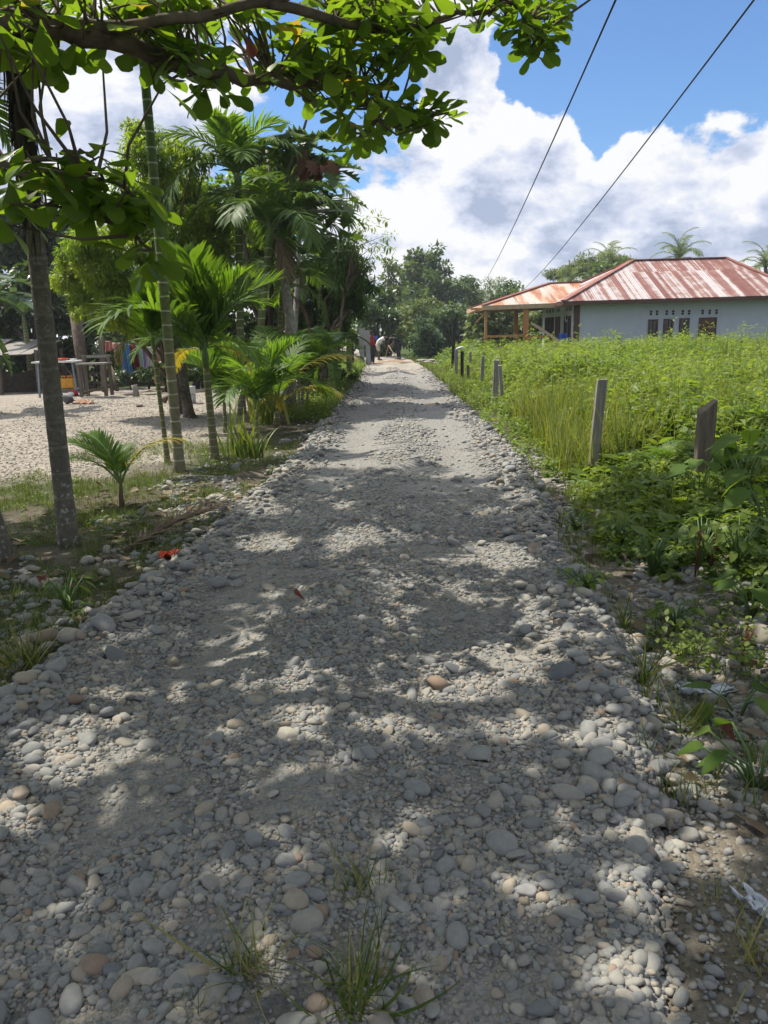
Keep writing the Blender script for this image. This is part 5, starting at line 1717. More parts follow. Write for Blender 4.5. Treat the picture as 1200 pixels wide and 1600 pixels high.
# ------------------------------------------------------------------ the house
def m_roof():
    t = NT('rusty_roof_sheet')
    o = t.obj()
    s = t.n('ShaderNodeSeparateXYZ'); t.l(o, s.inputs[0])
    u = t.attr()     # position along the eave (sheet coordinate)
    mp = t.n('ShaderNodeCombineXYZ'); t.l(t.math('MULTIPLY', u, 1.0), mp.inputs[0])
    row = t.math('FLOOR', t.math('MULTIPLY', s.outputs[2], .5))
    t.l(t.math('MULTIPLY', row, 7.31), mp.inputs[1])
    wn_ = t.n('ShaderNodeTexWhiteNoise', noise_dimensions='2D')
    c2 = t.n('ShaderNodeCombineXYZ'); t.l(t.math('FLOOR', t.math('MULTIPLY', u, 3.3)), c2.inputs[0]); t.l(row, c2.inputs[1])
    t.l(c2.outputs[0], wn_.inputs['Vector'])
    ns = t.n('ShaderNodeTexNoise'); ns.inputs['Scale'].default_value = 4.2; ns.inputs['Detail'].default_value = 5; ns.inputs['Roughness'].default_value = .7
    t.l(mp.outputs[0], ns.inputs['Vector'])
    f = t.math('ADD', t.math('MULTIPLY', ns.outputs['Fac'], .8), t.math('MULTIPLY', wn_.outputs['Value'], .2))
    f = t.math('ADD', f, t.math('MULTIPLY', t.math('SUBTRACT', t.noise(2.2, 4, .7, o), .5), .3))
    c = t.ramp(f, [(.38, (.41, .38, .38)), (.46, (.36, .31, .30)), (.50, (.235, .135, .118)), (.58, (.18, .085, .074)), (.74, (.135, .06, .053))])
    c = t.mix(t.math('MULTIPLY', t.ramp(t.noise(3, 5, .7, o), [(.55, (0, 0, 0)), (.7, (1, 1, 1))]), .45), c, (.36, .14, .06))
    wv_ = t.math('SINE', t.math('MULTIPLY', u, 60.0))
    return t.done(t.pbr(c, .8, .12, t.bump(wv_, .6, .012)))


def m_roof2():
    t = NT('orange_rust_roof_sheet')
    o = t.obj(); u = t.attr()
    s = t.n('ShaderNodeSeparateXYZ'); t.l(o, s.inputs[0])
    mp = t.n('ShaderNodeCombineXYZ'); t.l(u, mp.inputs[0]); t.l(t.math('MULTIPLY', s.outputs[2], .5), mp.inputs[1])
    ns = t.n('ShaderNodeTexNoise'); ns.inputs['Scale'].default_value = 1.7; ns.inputs['Detail'].default_value = 5; ns.inputs['Roughness'].default_value = .65
    t.l(mp.outputs[0], ns.inputs['Vector'])
    c = t.ramp(ns.outputs['Fac'], [(.36, (.42, .39, .36)), (.48, (.40, .31, .25)), (.56, (.34, .16, .08)), (.68, (.23, .08, .05))])
    return t.done(t.pbr(c, .6, .3, t.bump(t.math('SINE', t.math('MULTIPLY', u, 60.0)), .6, .012)))


M['roof'] = m_roof(); M['roof2'] = m_roof2()
M['bluewall'] = m_plain('blue_grey_house_paint', (.46, .495, .59), (.38, .41, .50), 1.3, .85, .2, .15, 40)
M['whitewall'] = m_plain('white_house_paint', (.62, .65, .68), (.5, .53, .56), 1.6, .85, .2)
M['browntrim'] = m_plain('brown_painted_wood', (.10, .048, .032), (.06, .03, .02), 6, .6, .3)
M['door'] = m_wood('brown_door', (.17, .085, .05), (.09, .042, .026), .5, .6)
M['glass'] = m_plain('dark_window_glass', (.022, .024, .028), (.014, .015, .018), 2, .12, .6)
M['vent'] = m_plain('dark_vent_hole', (.03, .03, .03), (.02, .02, .02), 5, .9)
M['ceil'] = m_plain('pale_ceiling_board', (.60, .58, .54), (.48, .45, .42), 1.5, .8)
HD = 36.0
def HX(px): return A(px, 500, HD)[0]
def HZ(px, py): return A(px, py, HD)[2]
x0, x1 = HX(899), HX(1222)
eave = HZ(1000, 466); HB = float(ground_z(10, 36))
hb = np.array([x0, HD, 0.0])
house = thing('house', 'blue grey bungalow with a rusty striped hip roof, behind the wild garden', 'house', hb)
W_, DP = x1 - x0, 7.2
mb = MB()
# walls as four slabs
T_ = .15
mb.box((W_ / 2, T_ / 2, (eave + HB) / 2 - .1), (W_, T_, eave - HB + .2)).box((W_ / 2, DP - T_ / 2, (eave + HB) / 2 - .1), (W_, T_, eave - HB + .2)).box((W_ - T_ / 2, DP / 2, (eave + HB) / 2 - .1), (T_, DP - 2 * T_, eave - HB + .2))
mb.build('wall', M['bluewall'], house, False)
mb = MB().box((T_ / 2, DP / 2, (eave + HB) / 2 - .1), (T_, DP - 2 * T_, eave - HB + .2)); o = mb.build('wall', M['whitewall'], house, False)
o['label'] = 'white painted wall under the porch'
MB().box((.07, -.012, (eave + HB) / 2 - .1), (.24, .06, eave - HB + .16)).box((-.012, .07, (eave + HB) / 2 - .1), (.06, .24, eave - HB + .16)).build('corner_column', M['browntrim'], house, False)


def opening(px0, px1, py0, py1, kind):
    a0, a1 = HX(px0) - x0, HX(px1) - x0; zt = HZ((px0 + px1) / 2, py0); zb = HZ((px0 + px1) / 2, py1)
    c = (a0 + a1) / 2; wd = a1 - a0
    f = MB()
    for xx in (a0 + .035, a1 - .035): f.box((xx, -.02, (zt + zb) / 2), (.07, .09, zt - zb))
    f.box((c, -.02, zt - .035), (wd - .14, .09, .07)).box((c, -.02, zb + .035), (wd - .14, .09, .07))
    if kind == 'window':
        o = f.build('window', M['browntrim'], house, False)
        MB().box((c, -.004, (zt + zb) / 2), (wd - .14, .02, zt - zb - .14)).build('pane', M['glass'], o, False)
        MB().box((c, -.035, (zt + zb) / 2), (.025, .03, zt - zb - .14)).build('glazing_bar', M['browntrim'], o, False)
    else:
        o = f.build('door', M['browntrim'], house, False)
        q = MB().box((c, -.006, (zt + zb) / 2), (wd - .14, .03, zt - zb - .14))
        for i in range(4):
            for sx in (-1, 1):
                q.box((c + sx * wd * .2, -.03, zb + .25 + i * (zt - zb - .35) / 4 + .12), (wd * .27, .025, (zt - zb) / 4 - .14))
        q.build('door_panel', M['door'], o, False)
        MB().bar((c - wd * .32, -.07, zb + .95), (c - wd * .32, -.07, zb + 1.07), .025).build('handle', M['vent'], o, False)


for a in ((1013, 1028, 499, 556), (1037, 1052, 498, 556), (1061.5, 1077, 497, 556)): opening(*a, 'window')
opening(1092, 1119.5, 496, 566, 'door')
for px in (1016.5, 1026, 1041, 1051, 1066, 1076, 1097, 1108, 1118.5):
    zc = HZ(px, 489 - (px - 1016) * .018); xx = HX(px) - x0
    f = MB().box((xx, -.008, zc + .055), (.10, .025, .09)).box((xx, -.008, zc - .055), (.10, .025, .09))
    f.build('vent', M['vent'], house, False)
# windows and door of the porch side
for yy, ww, zb_, zt_, kd in ((1.0, .45, .75, 2.05, 0), (1.75, .45, .75, 2.05, 0), (3.4, .85, 0, 2.05, 1), (4.6, .45, .75, 2.05, 0), (5.35, .45, .75, 2.05, 0), (6.1, .45, .75, 2.05, 0)):
    f = MB()
    for e_ in (-1, 1): f.box((-.02, yy + e_ * (ww / 2 - .03), (zb_ + zt_) / 2), (.09, .06, zt_ - zb_))
    f.box((-.02, yy, zt_ - .03), (.09, ww - .12, .06)).box((-.02, yy, zb_ + .03), (.09, ww - .12, .06))
    o = f.build('door' if kd else 'window', M['browntrim'], house, False)
    MB().box((-.003, yy, (zb_ + zt_) / 2), (.02, ww - .12, zt_ - zb_ - .12)).build('door_panel' if kd else 'pane', M['door' if kd else 'glass'], o, False)
    for e_ in (-.14, .14):
        MB().box((-.006, yy + e_, zt_ + .3), (.025, .09, .16)).build('vent', M['vent'], house, False)
# hip roof
ov = .75
ex0, ex1, ey0, ey1 = -ov, W_ + ov, -ov, DP + ov
zr = A(1000, 407, HD + DP / 2)[2]
rx0 = A(988, 407, HD + DP / 2)[0] - x0; rx1 = A(1134, 405, HD + DP / 2)[0] - x0
ze = eave - .06
my = DP / 2


def slope(mb, a, b, c, d, n=40, th=.03, uax=None):
    """quad a-b (eave) c-d (ridge, same direction as a-b), split into strips; rnd stores the run along the eave"""
    a, b, c, d = [np.asarray(q, float) for q in (a, b, c, d)]
    ax = nrm(b - a)
    for m in range(10):
        f0, f1 = m / 10, (m + 1) / 10
        V_ = []
        for f in (f0, f1):
            l_ = a + (d - a) * f; r_ = b + (c - b) * f
            V_ += [l_ + (r_ - l_) * t for t in np.linspace(0, 1, n + 1)]
        V_ = np.array(V_)
        Q_ = np.array([[i, i + 1, n + 2 + i, n + 1 + i] for i in range(n)])
        mb.add(V_, Q_, (V_ - a) @ ax)
        mb.add(V_ - np.array([0, 0, th]), Q_[:, ::-1], (V_ - a) @ ax)


mb = MB()
E00, E10, E11, E01 = (ex0, ey0, ze), (ex1, ey0, ze), (ex1, ey1, ze), (ex0, ey1, ze)
R0, R1 = (rx0, my, zr), (rx1, my, zr)
slope(mb, E00, E10, R1, R0); slope(mb, E11, E01, R0, R1)
slope(mb, E01, E00, R0, R0); slope(mb, E10, E11, R1, R1)
rf = mb.build('roof', M['roof'], house, False)
cap = MB()
for a, b in ((R0, R1), (E00, R0), (E01, R0), (E10, R1), (E11, R1)):
    cap.bar(np.array(a) + [0, 0, .03], np.array(b) + [0, 0, .03], .26, .05)
M['rustcap'] = m_plain('rusty_ridge_cap', (.27, .11, .08), (.17, .065, .05), 3, .65)
cap.build('ridge_cap', M['rustcap'], rf, False)
fa = MB()
for a, b in ((E00, E10), (E10, E11), (E11, E01), (E01, E00)):
    fa.bar(np.array(a) + [0, 0, -.11], np.array(b) + [0, 0, -.11], .03, .14)
fa.build('fascia', M['browntrim'], rf, False)
MB().box(((ex0 + ex1) / 2, ey0 / 2 - .02, ze - .1), (ex1 - ex0 - .1, -ey0 - .08, .02)).build('soffit', M['ceil'], rf, False)
# porch roof (second, lower hip running to the left)
pl = A(752, 480, 37.2)[0] - x0
pz = A(770, 478, 37.5)[2]
py0_, py1_ = .75, 7.2
pm = (py0_ + py1_) / 2
prz = A(862, 443, HD + pm)[2]; prx = A(858, 443, HD + pm)[0] - x0
mb = MB()
e00, e01 = (pl, py0_, pz), (pl, py1_, pz)
e10, e11 = (-.05, py0_, ze + .05), (-.05, py1_, ze + .05)
r0, r1 = (prx, pm, prz), (1.2, pm, prz + .02)
slope(mb, e00, (.3, py0_, ze - .02), r1, r0); slope(mb, (.3, py1_, ze), e01, r0, r1); slope(mb, e01, e00, r0, r0)
prf = mb.build('porch_roof', M['roof2'], house, False)
cp = MB()
for a, b in ((r0, r1), (e00, r0), (e01, r0)): cp.bar(np.array(a) + [0, 0, .03], np.array(b) + [0, 0, .03], .22, .05)
cp.build('ridge_cap', M['rustcap'], prf, False)
MB().bar((pl, py0_ - .02, pz - .1), (.1, py0_ - .02, ze - .12), .05, .2).bar((pl, py1_, pz - .1), (.1, py1_, ze - .12), .05, .2).bar((pl, py0_, pz - .1), (pl, py1_, pz - .1), .05, .2).build('fascia', M['paleboard'], prf, False)
MB().box((pl / 2 - .05, pm, pz - .02), (-pl - .3, py1_ - py0_ - .2, .03)).build('ceiling', M['ceil'], prf, False)
tim = MB()
tim.bar((pl - .55, py0_ + .1, pz - .32), (pl + .25, py0_ + .1, pz - .02), .06, .09).bar((pl - .5, py0_ + .5, pz - .12), (pl + .3, py0_ + .5, pz - .14), .06, .09)
tim.bar((pl - .3, py0_ + .05, pz - .75), (pl + .2, py0_ + .05, pz - .25), .05, .06)
tim.build('bare_rafter', M['newwood'], prf, False)


def pcol(px, D, wd, mat, z1, name):
    p = A(px, 520, D); xx = p[0] - x0; yy = D - HD
    MB().box((xx, yy, (z1 + HB) / 2), (wd, wd, z1 - HB)).build(name, M[mat], house, False)
    return xx, yy


ca = pcol(759, 36.9, .11, 'newwood', pz - .05, 'timber_post')
cb = pcol(806, 39.5, .2, 'orangepost', pz - .05, 'column')
cc = pcol(822, 36.9, .2, 'orangepost', pz - .03, 'column')
cd = pcol(818, 36.8, .06, 'newwood', pz - .03, 'timber_post')
ce = pcol(857, 36.9, .2, 'orangepost', .85, 'short_column')
rail = MB()
zr_ = A(790, 525, 36.9)[2]
rail.bar((ca[0] - .1, .85, zr_), (cc[0] + .1, .85, zr_), .07, .11).bar((cc[0] + .1, .86, zr_ - .08), (ce[0], .86, zr_ - .08), .07, .1)
rail.build('railing', M['newwood'], house, False)
br = MB()
for cx_ in (ca[0], cc[0] - .06):
    br.bar((cx_ + .02, .8, zr_ - .05), (cx_ + .2, .8, HB + .2), .05, .06).bar((cx_ - .06, .8, zr_ - .05), (cx_ - .06, .8, HB), .05, .06).bar((cx_ + .25, .8, zr_ - .05), (cx_ + .1, .8, HB + .1), .04, .05)
br.build('railing_brace', M['newwood'], house, False)
a_, b_ = A(834, 507, 36.4), A(893, 546, 36.0)
o = MB().bar(a_ - a_, b_ - a_, .07, .12).build('leaning_plank', M['paleboard'], None, False); o.location = a_
tag(o, 'long pale plank leaning down from the porch toward the brown house corner', 'plank')
p = A(889, 488, 37); 
ring = [(0, .3 * math.cos(t), .42 * math.sin(t)) for t in np.linspace(-2.2, 2.2, 14)]
o = MB().tube(ring, .03, 6).build('bent_pipe', M['whiteplastic'], None); o.location = (x0 - .1, 37.3, p[2]); tag(o, 'curved white pipe hanging on the porch wall beside the brown corner', 'pipe')
# blue cloth and a white tub on the porch
p = A(880, 531, 36.8)
V_, Q_ = grid(np.linspace(-.2, .2, 9), np.linspace(0, .6, 9), lambda X, Y: 0 * X)
V_ = np.stack([V_[:, 0], .05 * np.sin(V_[:, 0] * 20), -V_[:, 1] + .3], 1)
o = MB().add(V_, Q_).build('blue_cloth', M['blueplastic']); o.location = p; so_ = o.modifiers.new('t', 'SOLIDIFY'); so_.thickness = .01
tag(o, 'small blue cloth hanging on the porch by the windows', 'cloth')
p = A(876, 549, 36.3)
q = MB().tube([(0, 0, 0), (0, 0, .28), (0, 0, .3)], [.22, .27, .29], 16)
o = q.build('white_tub', M['whiteplastic']); p[2] = max(p[2] - .3, HB); o.location = p; tag(o, 'white tub at the foot of the leaning plank', 'tub')

# ------------------------------------------------------------------ the yard on the left
M['tabletop'] = m_plain('white_table_top', (.72, .72, .70), (.55, .55, .53), 5, .5)
M['jerry'] = m_plain('yellow_jerrycan', (.72, .36, .03), (.6, .28, .02), 6, .45, .4)
M['red'] = m_plain('red_cloth', (.55, .03, .03), (.4, .02, .02), 9, .8)
M['bluemetal'] = m_plain('blue_grey_metal', (.2, .26, .32), (.13, .17, .22), 9, .5, .4)
M['rope'] = m_plain('pale_rope', (.5, .48, .44), (.4, .38, .34), 20, .8)
M['bag'] = m_plain('grey_bag', (.11, .11, .125), (.07, .07, .08), 9, .75)
M['cloth_brown'] = m_plain('brown_cloth', (.30, .16, .10), (.2, .1, .06), 9, .9)
YD = G(95, 600)[1]
# open hut: low roof, dark plank wall
b = A(-10, 600, 25.5); b[2] = float(ground_z(b[0], b[1]))
hut = thing('low_shed', 'low dark shed with a sagging board roof at the far left edge of the yard', 'shed', b)
mb = MB()
z_ = A(20, 550, 25.5)[2] - b[2]
for i in range(7):
    mb.box((-1.2 + i * .42, .9, z_ + .12 + .02 * (i % 3)), (.40, 2.6, .03), Matrix.Rotation(R(9 + i % 3), 3, 'X'), r.random())
mb.build('roof', M['greypost'], hut, False)
mb = MB()
for i in range(14):
    mb.box((-1.3 + i * .235, 1.4, .28), (.22, .03, .72 + .06 * (i % 3)), None, r.random())
mb.build('plank_wall', M['barkdark'], hut, False)
mb = MB()
for xx, yy in ((-1.2, -.2), (.35, -.2), (1.55, -.15), (1.55, 1.9), (-1.2, 1.9)):
    MB().box((xx, yy, z_ / 2), (.09, .09, z_ + .1), Matrix.Rotation(R(2), 3, 'Y')).build('post', M['brownpost'], hut, False)
# table
b = A(95, 597, 24); b[2] = float(ground_z(b[0], b[1]))
tw = 68 * 24 / F
tb = thing('work_table', 'white topped table with blue grey legs left of the bench', 'table', b)
th_ = A(95, 565, 24)[2] - b[2]
MB().box((0, 0, th_), (tw, .7, .05)).build('table_top', M['tabletop'], tb, False)
for sx in (-1, 1):
    for sy in (-1, 1):
        MB().bar((sx * (tw / 2 - .1), sy * .28, 0), (sx * (tw / 2 - .16), sy * .26, th_ - .025), .05).build('leg', M['bluemetal'], tb, False)
MB().box((0, .05, th_ * .2), (tw - .3, .55, .04)).build('lower_shelf', M['greypost'], tb, False)
for i, (px, lab) in enumerate(((99, 'yellow jerrycan under the white table, left of the two'), (109, 'yellow jerrycan under the white table, right of the two'))):
    p = A(px, 587, 24); p[2] = b[2] + th_ * .2 + .02
    j = thing('jerrycan', lab, 'jerrycan', p, R(6 if i else -4))
    q = MB().box((0, 0, .17), (.24, .2, .32)).build('body', M['jerry'], j, False); bv = q.modifiers.new('b', 'BEVEL'); bv.width = .05; bv.segments = 3
    MB().tube([(-.07, 0, .32), (-.06, 0, .39), (.05, 0, .39), (.06, 0, .32)], .018, 6).build('handle', M['jerry'], j)
    MB().tube([(.09, 0, .32), (.09, 0, .37)], [.03, .03], 10).build('cap', M['red'], j)
p = A(112, 596, 23.7); p[2] = b[2]
q = MB(); Vv, Fc = stone_tm(3, 77, .3); q.add(Vv * np.array([.2, .13, .12]) + np.array([0, 0, .11]), Fc)
o = q.build('red_bundle', M['red']); o.location = p; tag(o, 'red bundle lying on the ground under the right end of the white table', 'bundle')
Vv, Fc = stone_tm(3, 78, .1); o = MB().add(Vv * .09, Fc).build('white_ball', M['tabletop']); o.location = p + np.array([.0, -.2, .1]); tag(o, 'white ball in front of the red bundle', 'ball')
p = A(97, 563, 24); p[2] = b[2] + th_ + .03
o = MB().tube([(0, 0, 0), (0, 0, .03), (0, 0, .07)], [.1, .17, .2], 16).build('basin', M['orangewrap']); o.location = p; tag(o, 'flat orange basin on the white table', 'basin')
p = A(115, 562, 24); p[2] = b[2] + th_ + .03
o = MB().tube([(0, 0, 0), (0, 0, .05)], [.07, .12], 14).build('bowl', M['tabletop']); o.location = p; tag(o, 'white bowl on the right end of the table', 'bowl')
# bench with back
b = A(150, 601, 23.2); b[2] = float(ground_z(b[0], b[1]))
bn = thing('wooden_bench', 'grey wooden bench table between the white table and the washing line post', 'bench', b)
bw = 46 * 23.2 / F; hz_ = A(150, 568, 23.2)[2] - b[2]
MB().box((0, 0, hz_), (bw, .6, .05)).build('seat', M['greypost'], bn, False)
MB().box((0, .3, hz_ + .2), (bw, .04, .08)).build('back_rail', M['greypost'], bn, False)
for sx in (-1, 1):
    for sy in (-1, 1):
        MB().box((sx * (bw / 2 - .08), sy * .26, hz_ / 2 + (.12 if sy > 0 else 0)), (.09, .08, hz_ + (.2 if sy > 0 else -.06))).build('leg', M['brownpost'], bn, False)
MB().bar((-bw / 2 + .08, -.2, .12), (bw / 2 - .1, .2, .3), .05, .07).build('brace', M['brownpost'], bn, False)
# washing line
b = G(164, 612); tpt = A(158, 528, b[1])
post(164, 612, 158, 526, 8.5, 'brownpost', 'wooden post at the left end of the washing line')
pe = A(345, 545, b[1] + 1.5); 
ls = tpt + np.array([0, 0, -.08])
o = MB().tube([(pe - ls) * t + np.array([0, 0, -.12 * 4 * t * (1 - t)]) for t in np.linspace(0, 1, 16)], .008, 5).build('washing_line', M['rope']); o.location = ls
tag(o, 'washing line strung from the wooden post toward the palms', 'rope')
e_ = pe.copy(); e_[2] = float(ground_z(e_[0], e_[1]))
o = MB().tube([(0, 0, -.1), pe - e_ + np.array([0, 0, .1])], [.05, .04], 8).build('washing_post', M['brownpost']); o.location = e_; tag(o, 'thin post at the right end of the washing line, behind the palms', 'post')


def garment(name, px, wpx, drop, mat, lab, cat, shape, seed, flare=.0):
    t = (A(px, 540, b[1] + (px - 160) / 185 * 1.5)[0] - ls[0]) / (pe[0] - ls[0])
    c = ls + (pe - ls) * t + np.array([0, 0, -.12 * 4 * t * (1 - t)])
    wd = wpx * c[1] / F; L = drop * c[1] / F
    n, m = 13, 12
    V_, Q_ = grid(np.linspace(-.5, .5, n), np.linspace(0, 1, m), lambda X, Y: 0 * X)
    u, v = V_[:, 0], V_[:, 1]
    wv_ = wd * (1 + flare * v)
    if shape == 'shirt': wv_ = wd * np.where(v < .3, 1.0, .72)
    if shape == 'bag': wv_ = wd * (1 + .35 * v)
    X_ = u * wv_; Y_ = .05 * np.sin(u * 13 + seed) * (.3 + v) + .04 * np.sin(v * 4 + seed)
    Z_ = -v * L * (1 + .05 * np.sin(u * 5 + seed)) + .02
    V_ = np.stack([X_, Y_, Z_], 1)
    if shape == 'trousers':
        keep = [k for k in range(len(Q_)) if not (V_[Q_[k]][:, 2].mean() < -.38 * L and abs(u[Q_[k]].mean()) < .06)]
        Q_ = Q_[keep]
    o = MB().add(V_, Q_).build(name, M[mat]); o.location = c
    s_ = o.modifiers.new('thickness', 'SOLIDIFY'); s_.thickness = .012
    tag(o, lab, cat)


for nm, c1, c2, sc in (('c_salmon', (.55, .24, .17), (.45, .18, .13), 6), ('c_pink', (.50, .27, .23), (.42, .2, .18), 6), ('c_blue', (.10, .25, .52), (.07, .18, .42), 5), ('c_dkred', (.22, .025, .035), (.15, .015, .02), 5), ('c_lilac', (.50, .38, .62), (.42, .3, .52), 5),
                       ('c_cream', (.7, .68, .6), (.6, .58, .5), 5), ('c_mint', (.55, .72, .64), (.3, .55, .42), 9), ('c_print', (.52, .40, .28), (.38, .12, .08), 7)):
    M[nm] = m_plain(nm.replace('c_', 'washing_'), tuple(v * .78 for v in c1), tuple(v * .7 for v in c2), sc, .9, .1)
garment('shirt', 168, 12, 15, 'c_salmon', 'salmon shirt hanging next to the washing line post', 'shirt', 'plain', 1)
garment('shirt', 184, 17, 33, 'c_pink', 'dusty pink shirt with a pale edge on the washing line', 'shirt', 'shirt', 2)
garment('trousers', 196, 12, 46, 'c_blue', 'blue trousers hanging on the washing line', 'trousers', 'trousers', 3, .35)
garment('dress', 208, 11, 36, 'c_dkred', 'dark red skirt on the washing line right of the blue trousers', 'skirt', 'bag', 4, .4)
garment('towel', 217, 11, 44, 'c_mint', 'mint and white cloth peeping out below the dark red skirt', 'cloth', 'plain', 5)
garment('shirt', 222, 12, 36, 'c_lilac', 'lilac shirt on the washing line', 'shirt', 'plain', 6)
garment('towel', 232, 10, 30, 'c_cream', 'cream towel next to the lilac shirt', 'towel', 'plain', 7)
garment('sarong', 246, 18, 55, 'c_print', 'beige and red patterned cloth, longest on the washing line', 'cloth', 'plain', 8, .15)
garment('cloth', 264, 11, 50, 'c_print', 'second patterned cloth hanging right of the thin palm stem', 'cloth', 'plain', 9)
# log and fallen stump beside the post
p0, p1 = G(183, 611), A(172, 572, G(183, 611)[1] + .4)
o = MB().tube([p0 - p0, (p1 - p0) * .5 + [.05, 0, 0], p1 - p0], [.07, .08, .06], 8).build('leaning_log', M['bark']); o.location = p0; tag(o, 'short crooked log leaning against the washing line post', 'log')
p = G(213, 620)
o = MB().tube([(0, 0, -.05), (.0, 0, .2), (-.03, 0, .36)], [.11, .085, .1], 10).build('tree_stump', M['barkpale']); o.location = p; tag(o, 'small pale stump standing in the sunlit yard', 'stump')
p = G(258, 630)
Vv, Fc = stone_tm(3, 90, .14); o = MB().add(Vv * np.array([.11, .1, .12]) + np.array([0, 0, .1]), Fc).build('coconut', M['bark']); o.location = p; tag(o, 'brown coconut husk on the yard beside the thin palm', 'coconut')
p = G(218, 636)
Vv, Fc = stone_tm(3, 91, .14); o = MB().add(Vv * np.array([.1, .06, .04]) + np.array([0, 0, .03]), Fc).build('coconut_husk', M['bark']); o.location = p; tag(o, 'flat piece of husk lying in front of the stump', 'husk')
p = G(107, 632)
q = MB(); Vv, Fc = stone_tm(3, 92, .2); q.add(Vv * np.array([.19, .14, .15]) + np.array([0, 0, .13]), Fc)
q.tube([(-.1, 0, .22), (-.16, 0, .3), (-.1, 0, .33)], [.02, .03, .012], 6)
o = q.build('grey_bag', M['bag']); o.location = p; tag(o, 'full dark grey bag lying in the yard right of the thick trunk', 'bag')
p = G(130, 631)
xs_, ys_ = np.linspace(-.28, .28, 15), np.linspace(-.2, .2, 9)
V_, Q_ = grid(xs_, ys_, lambda X, Y: (.09 * np.exp(-(X / .2) ** 2 - (Y / .13) ** 2) + .025 * np.sin(X * 34 + Y * 12) + .03))
o = MB().add(V_, Q_).build('brown_cloth', M['cloth_brown']); o.location = p; s_ = o.modifiers.new('t', 'SOLIDIFY'); s_.thickness = .01; tag(o, 'crumpled brown cloth lying beside the dark grey bag', 'cloth')
p = A(297, 590, 20); p[2] = float(ground_z(p[0], p[1]))
for i, (dz, lab) in enumerate(((0, 'white bucket standing behind the brown palm trunk, the lower one'), (.215, 'white bucket stacked on top of another behind the brown palm trunk'))):
    o = MB().tube([(0, 0, 0), (0, 0, .2), (0, 0, .215)], [.09, .115, .125], 16).build('bucket', M['whiteplastic']); o.location = p + np.array([0, 0, dz]); tag(o, lab, 'bucket')
# woodpile of dead fronds behind the table
p = A(112, 560, 27); p[2] = float(ground_z(p[0], p[1]))
mb = MB()
for i in range(160):
    a = r.uniform(0, 3.14); c = np.array([r.normal(0, .4), r.normal(0, .3), abs(r.normal(0, .45)) + .05]); d = np.array([math.cos(a), math.sin(a) * .4, r.uniform(-.5, .9)]) * r.uniform(.2, .5)
    mb.tube([c - d / 2, c + d / 2], [.018, .012], 4, r.random(), cap=False)
o = mb.build('brush_heap', M['dry']); o.location = p; tag(o, 'heap of dry fronds and sticks behind the white table', None, None, 'stuff')
p = A(122, 530, 26.5); p[2] = 0
o = MB().tube([(0, 0, -.1), (.05, 0, 1.0), (0, 0, 2.4)], [.22, .2, .18], 12).build('bare_tree_trunk', M['bark']); o.location = p; tag(o, 'thick bare brown trunk at the edge of the yard behind the bench', 'trunk')
# rail fence at the back of the yard
p = A(250, 590, 26.2); p[2] = float(ground_z(p[0], p[1]))
fn = thing('rail_fence', 'dark low rail fence behind the washing', 'fence', p)
for i in range(9): MB().box((-2.2 + i * .6, 0, .3), (.07, .07, .75)).build('post', M['barkdark'], fn, False)
MB().box((.2, -.05, .55), (5.2, .04, .09)).box((.2, -.05, .25), (5.2, .04, .09)).build('rail', M['barkdark'], fn, False)

# ------------------------------------------------------------------ boards at the far left of the track
for i, (px, pyt, pyb, wd, dk, lab) in enumerate(((552, 515, 578, 4, 0, 'narrow dark grey board post, leftmost of the upright boards at the far end'), (555.5, 510, 540, 5, 1, 'pale board fixed high on the leftmost of the upright boards'), (566.5, 513, 578, 7, 0, 'broad grey upright board in the middle of the far boards'), (569.5, 512, 539, 3, 1, 'narrow pale board in front of the broad grey upright board'), (576, 516, 580, 7, 0, 'grey upright board, rightmost of the far boards, beside the person in red'))):
    D = 38.5 - .25 * dk
    t0, b0 = A(px, pyt, D), A(px, pyb, D)
    if not dk: b0[2] = float(ground_z(b0[0], D)) - .05
    h_ = t0[2] - b0[2]
    o = MB().box((0, 0, h_ / 2), (wd * D / F, .09 if not dk else .05, h_)).build('upright_board', M['greyboard' if dk or i == 2 or i == 4 else 'darkpost'], None, False); o.location = b0; tag(o, lab, 'board')
    if dk:
        o.location = b0
p = A(586, 528, 40.5)
xs_, ys_ = np.linspace(-.14, .14, 9), np.linspace(-.09, .09, 7)
V_, Q_ = grid(xs_, ys_, lambda X, Y: 0 * X); V_ = np.stack([V_[:, 0], .04 * np.sin(V_[:, 0] * 14), V_[:, 1]], 1)
o = MB().add(V_, Q_).build('blue_tarp', M['blueplastic']); o.location = p; s_ = o.modifiers.new('t', 'SOLIDIFY'); s_.thickness = .01; tag(o, 'small blue tarp hanging behind the person in red', 'tarp')
o = MB().tube([(0, 0, -1.5), (0, 0, .2)], [.03, .03], 6).build('tarp_pole', M['darkpost']); o.location = p + np.array([-.16, .05, 0]); tag(o, 'thin dark pole holding up the small blue tarp', 'pole')
M['earthheap'] = m_plain('brown_earth', (.30, .22, .14), (.18, .13, .09), 5, .95, .1, .7, 16)
p = G(622, 566); 
V_, Q_ = grid(np.linspace(-1.5, 1.5, 40), np.linspace(-.5, .5, 16), lambda X, Y: (.13 * np.exp(-(X / .9) ** 2 - (Y / .28) ** 2) * (1 + .5 * vnoise(X, Y, 4, 3)) - .03))
o = MB().add(V_, Q_).build('earth_heap', M['earthheap']); o.location = p + np.array([-.4, .6, .02]); tag(o, 'low ridge of dug brown earth across the far end of the track', 'earth heap')

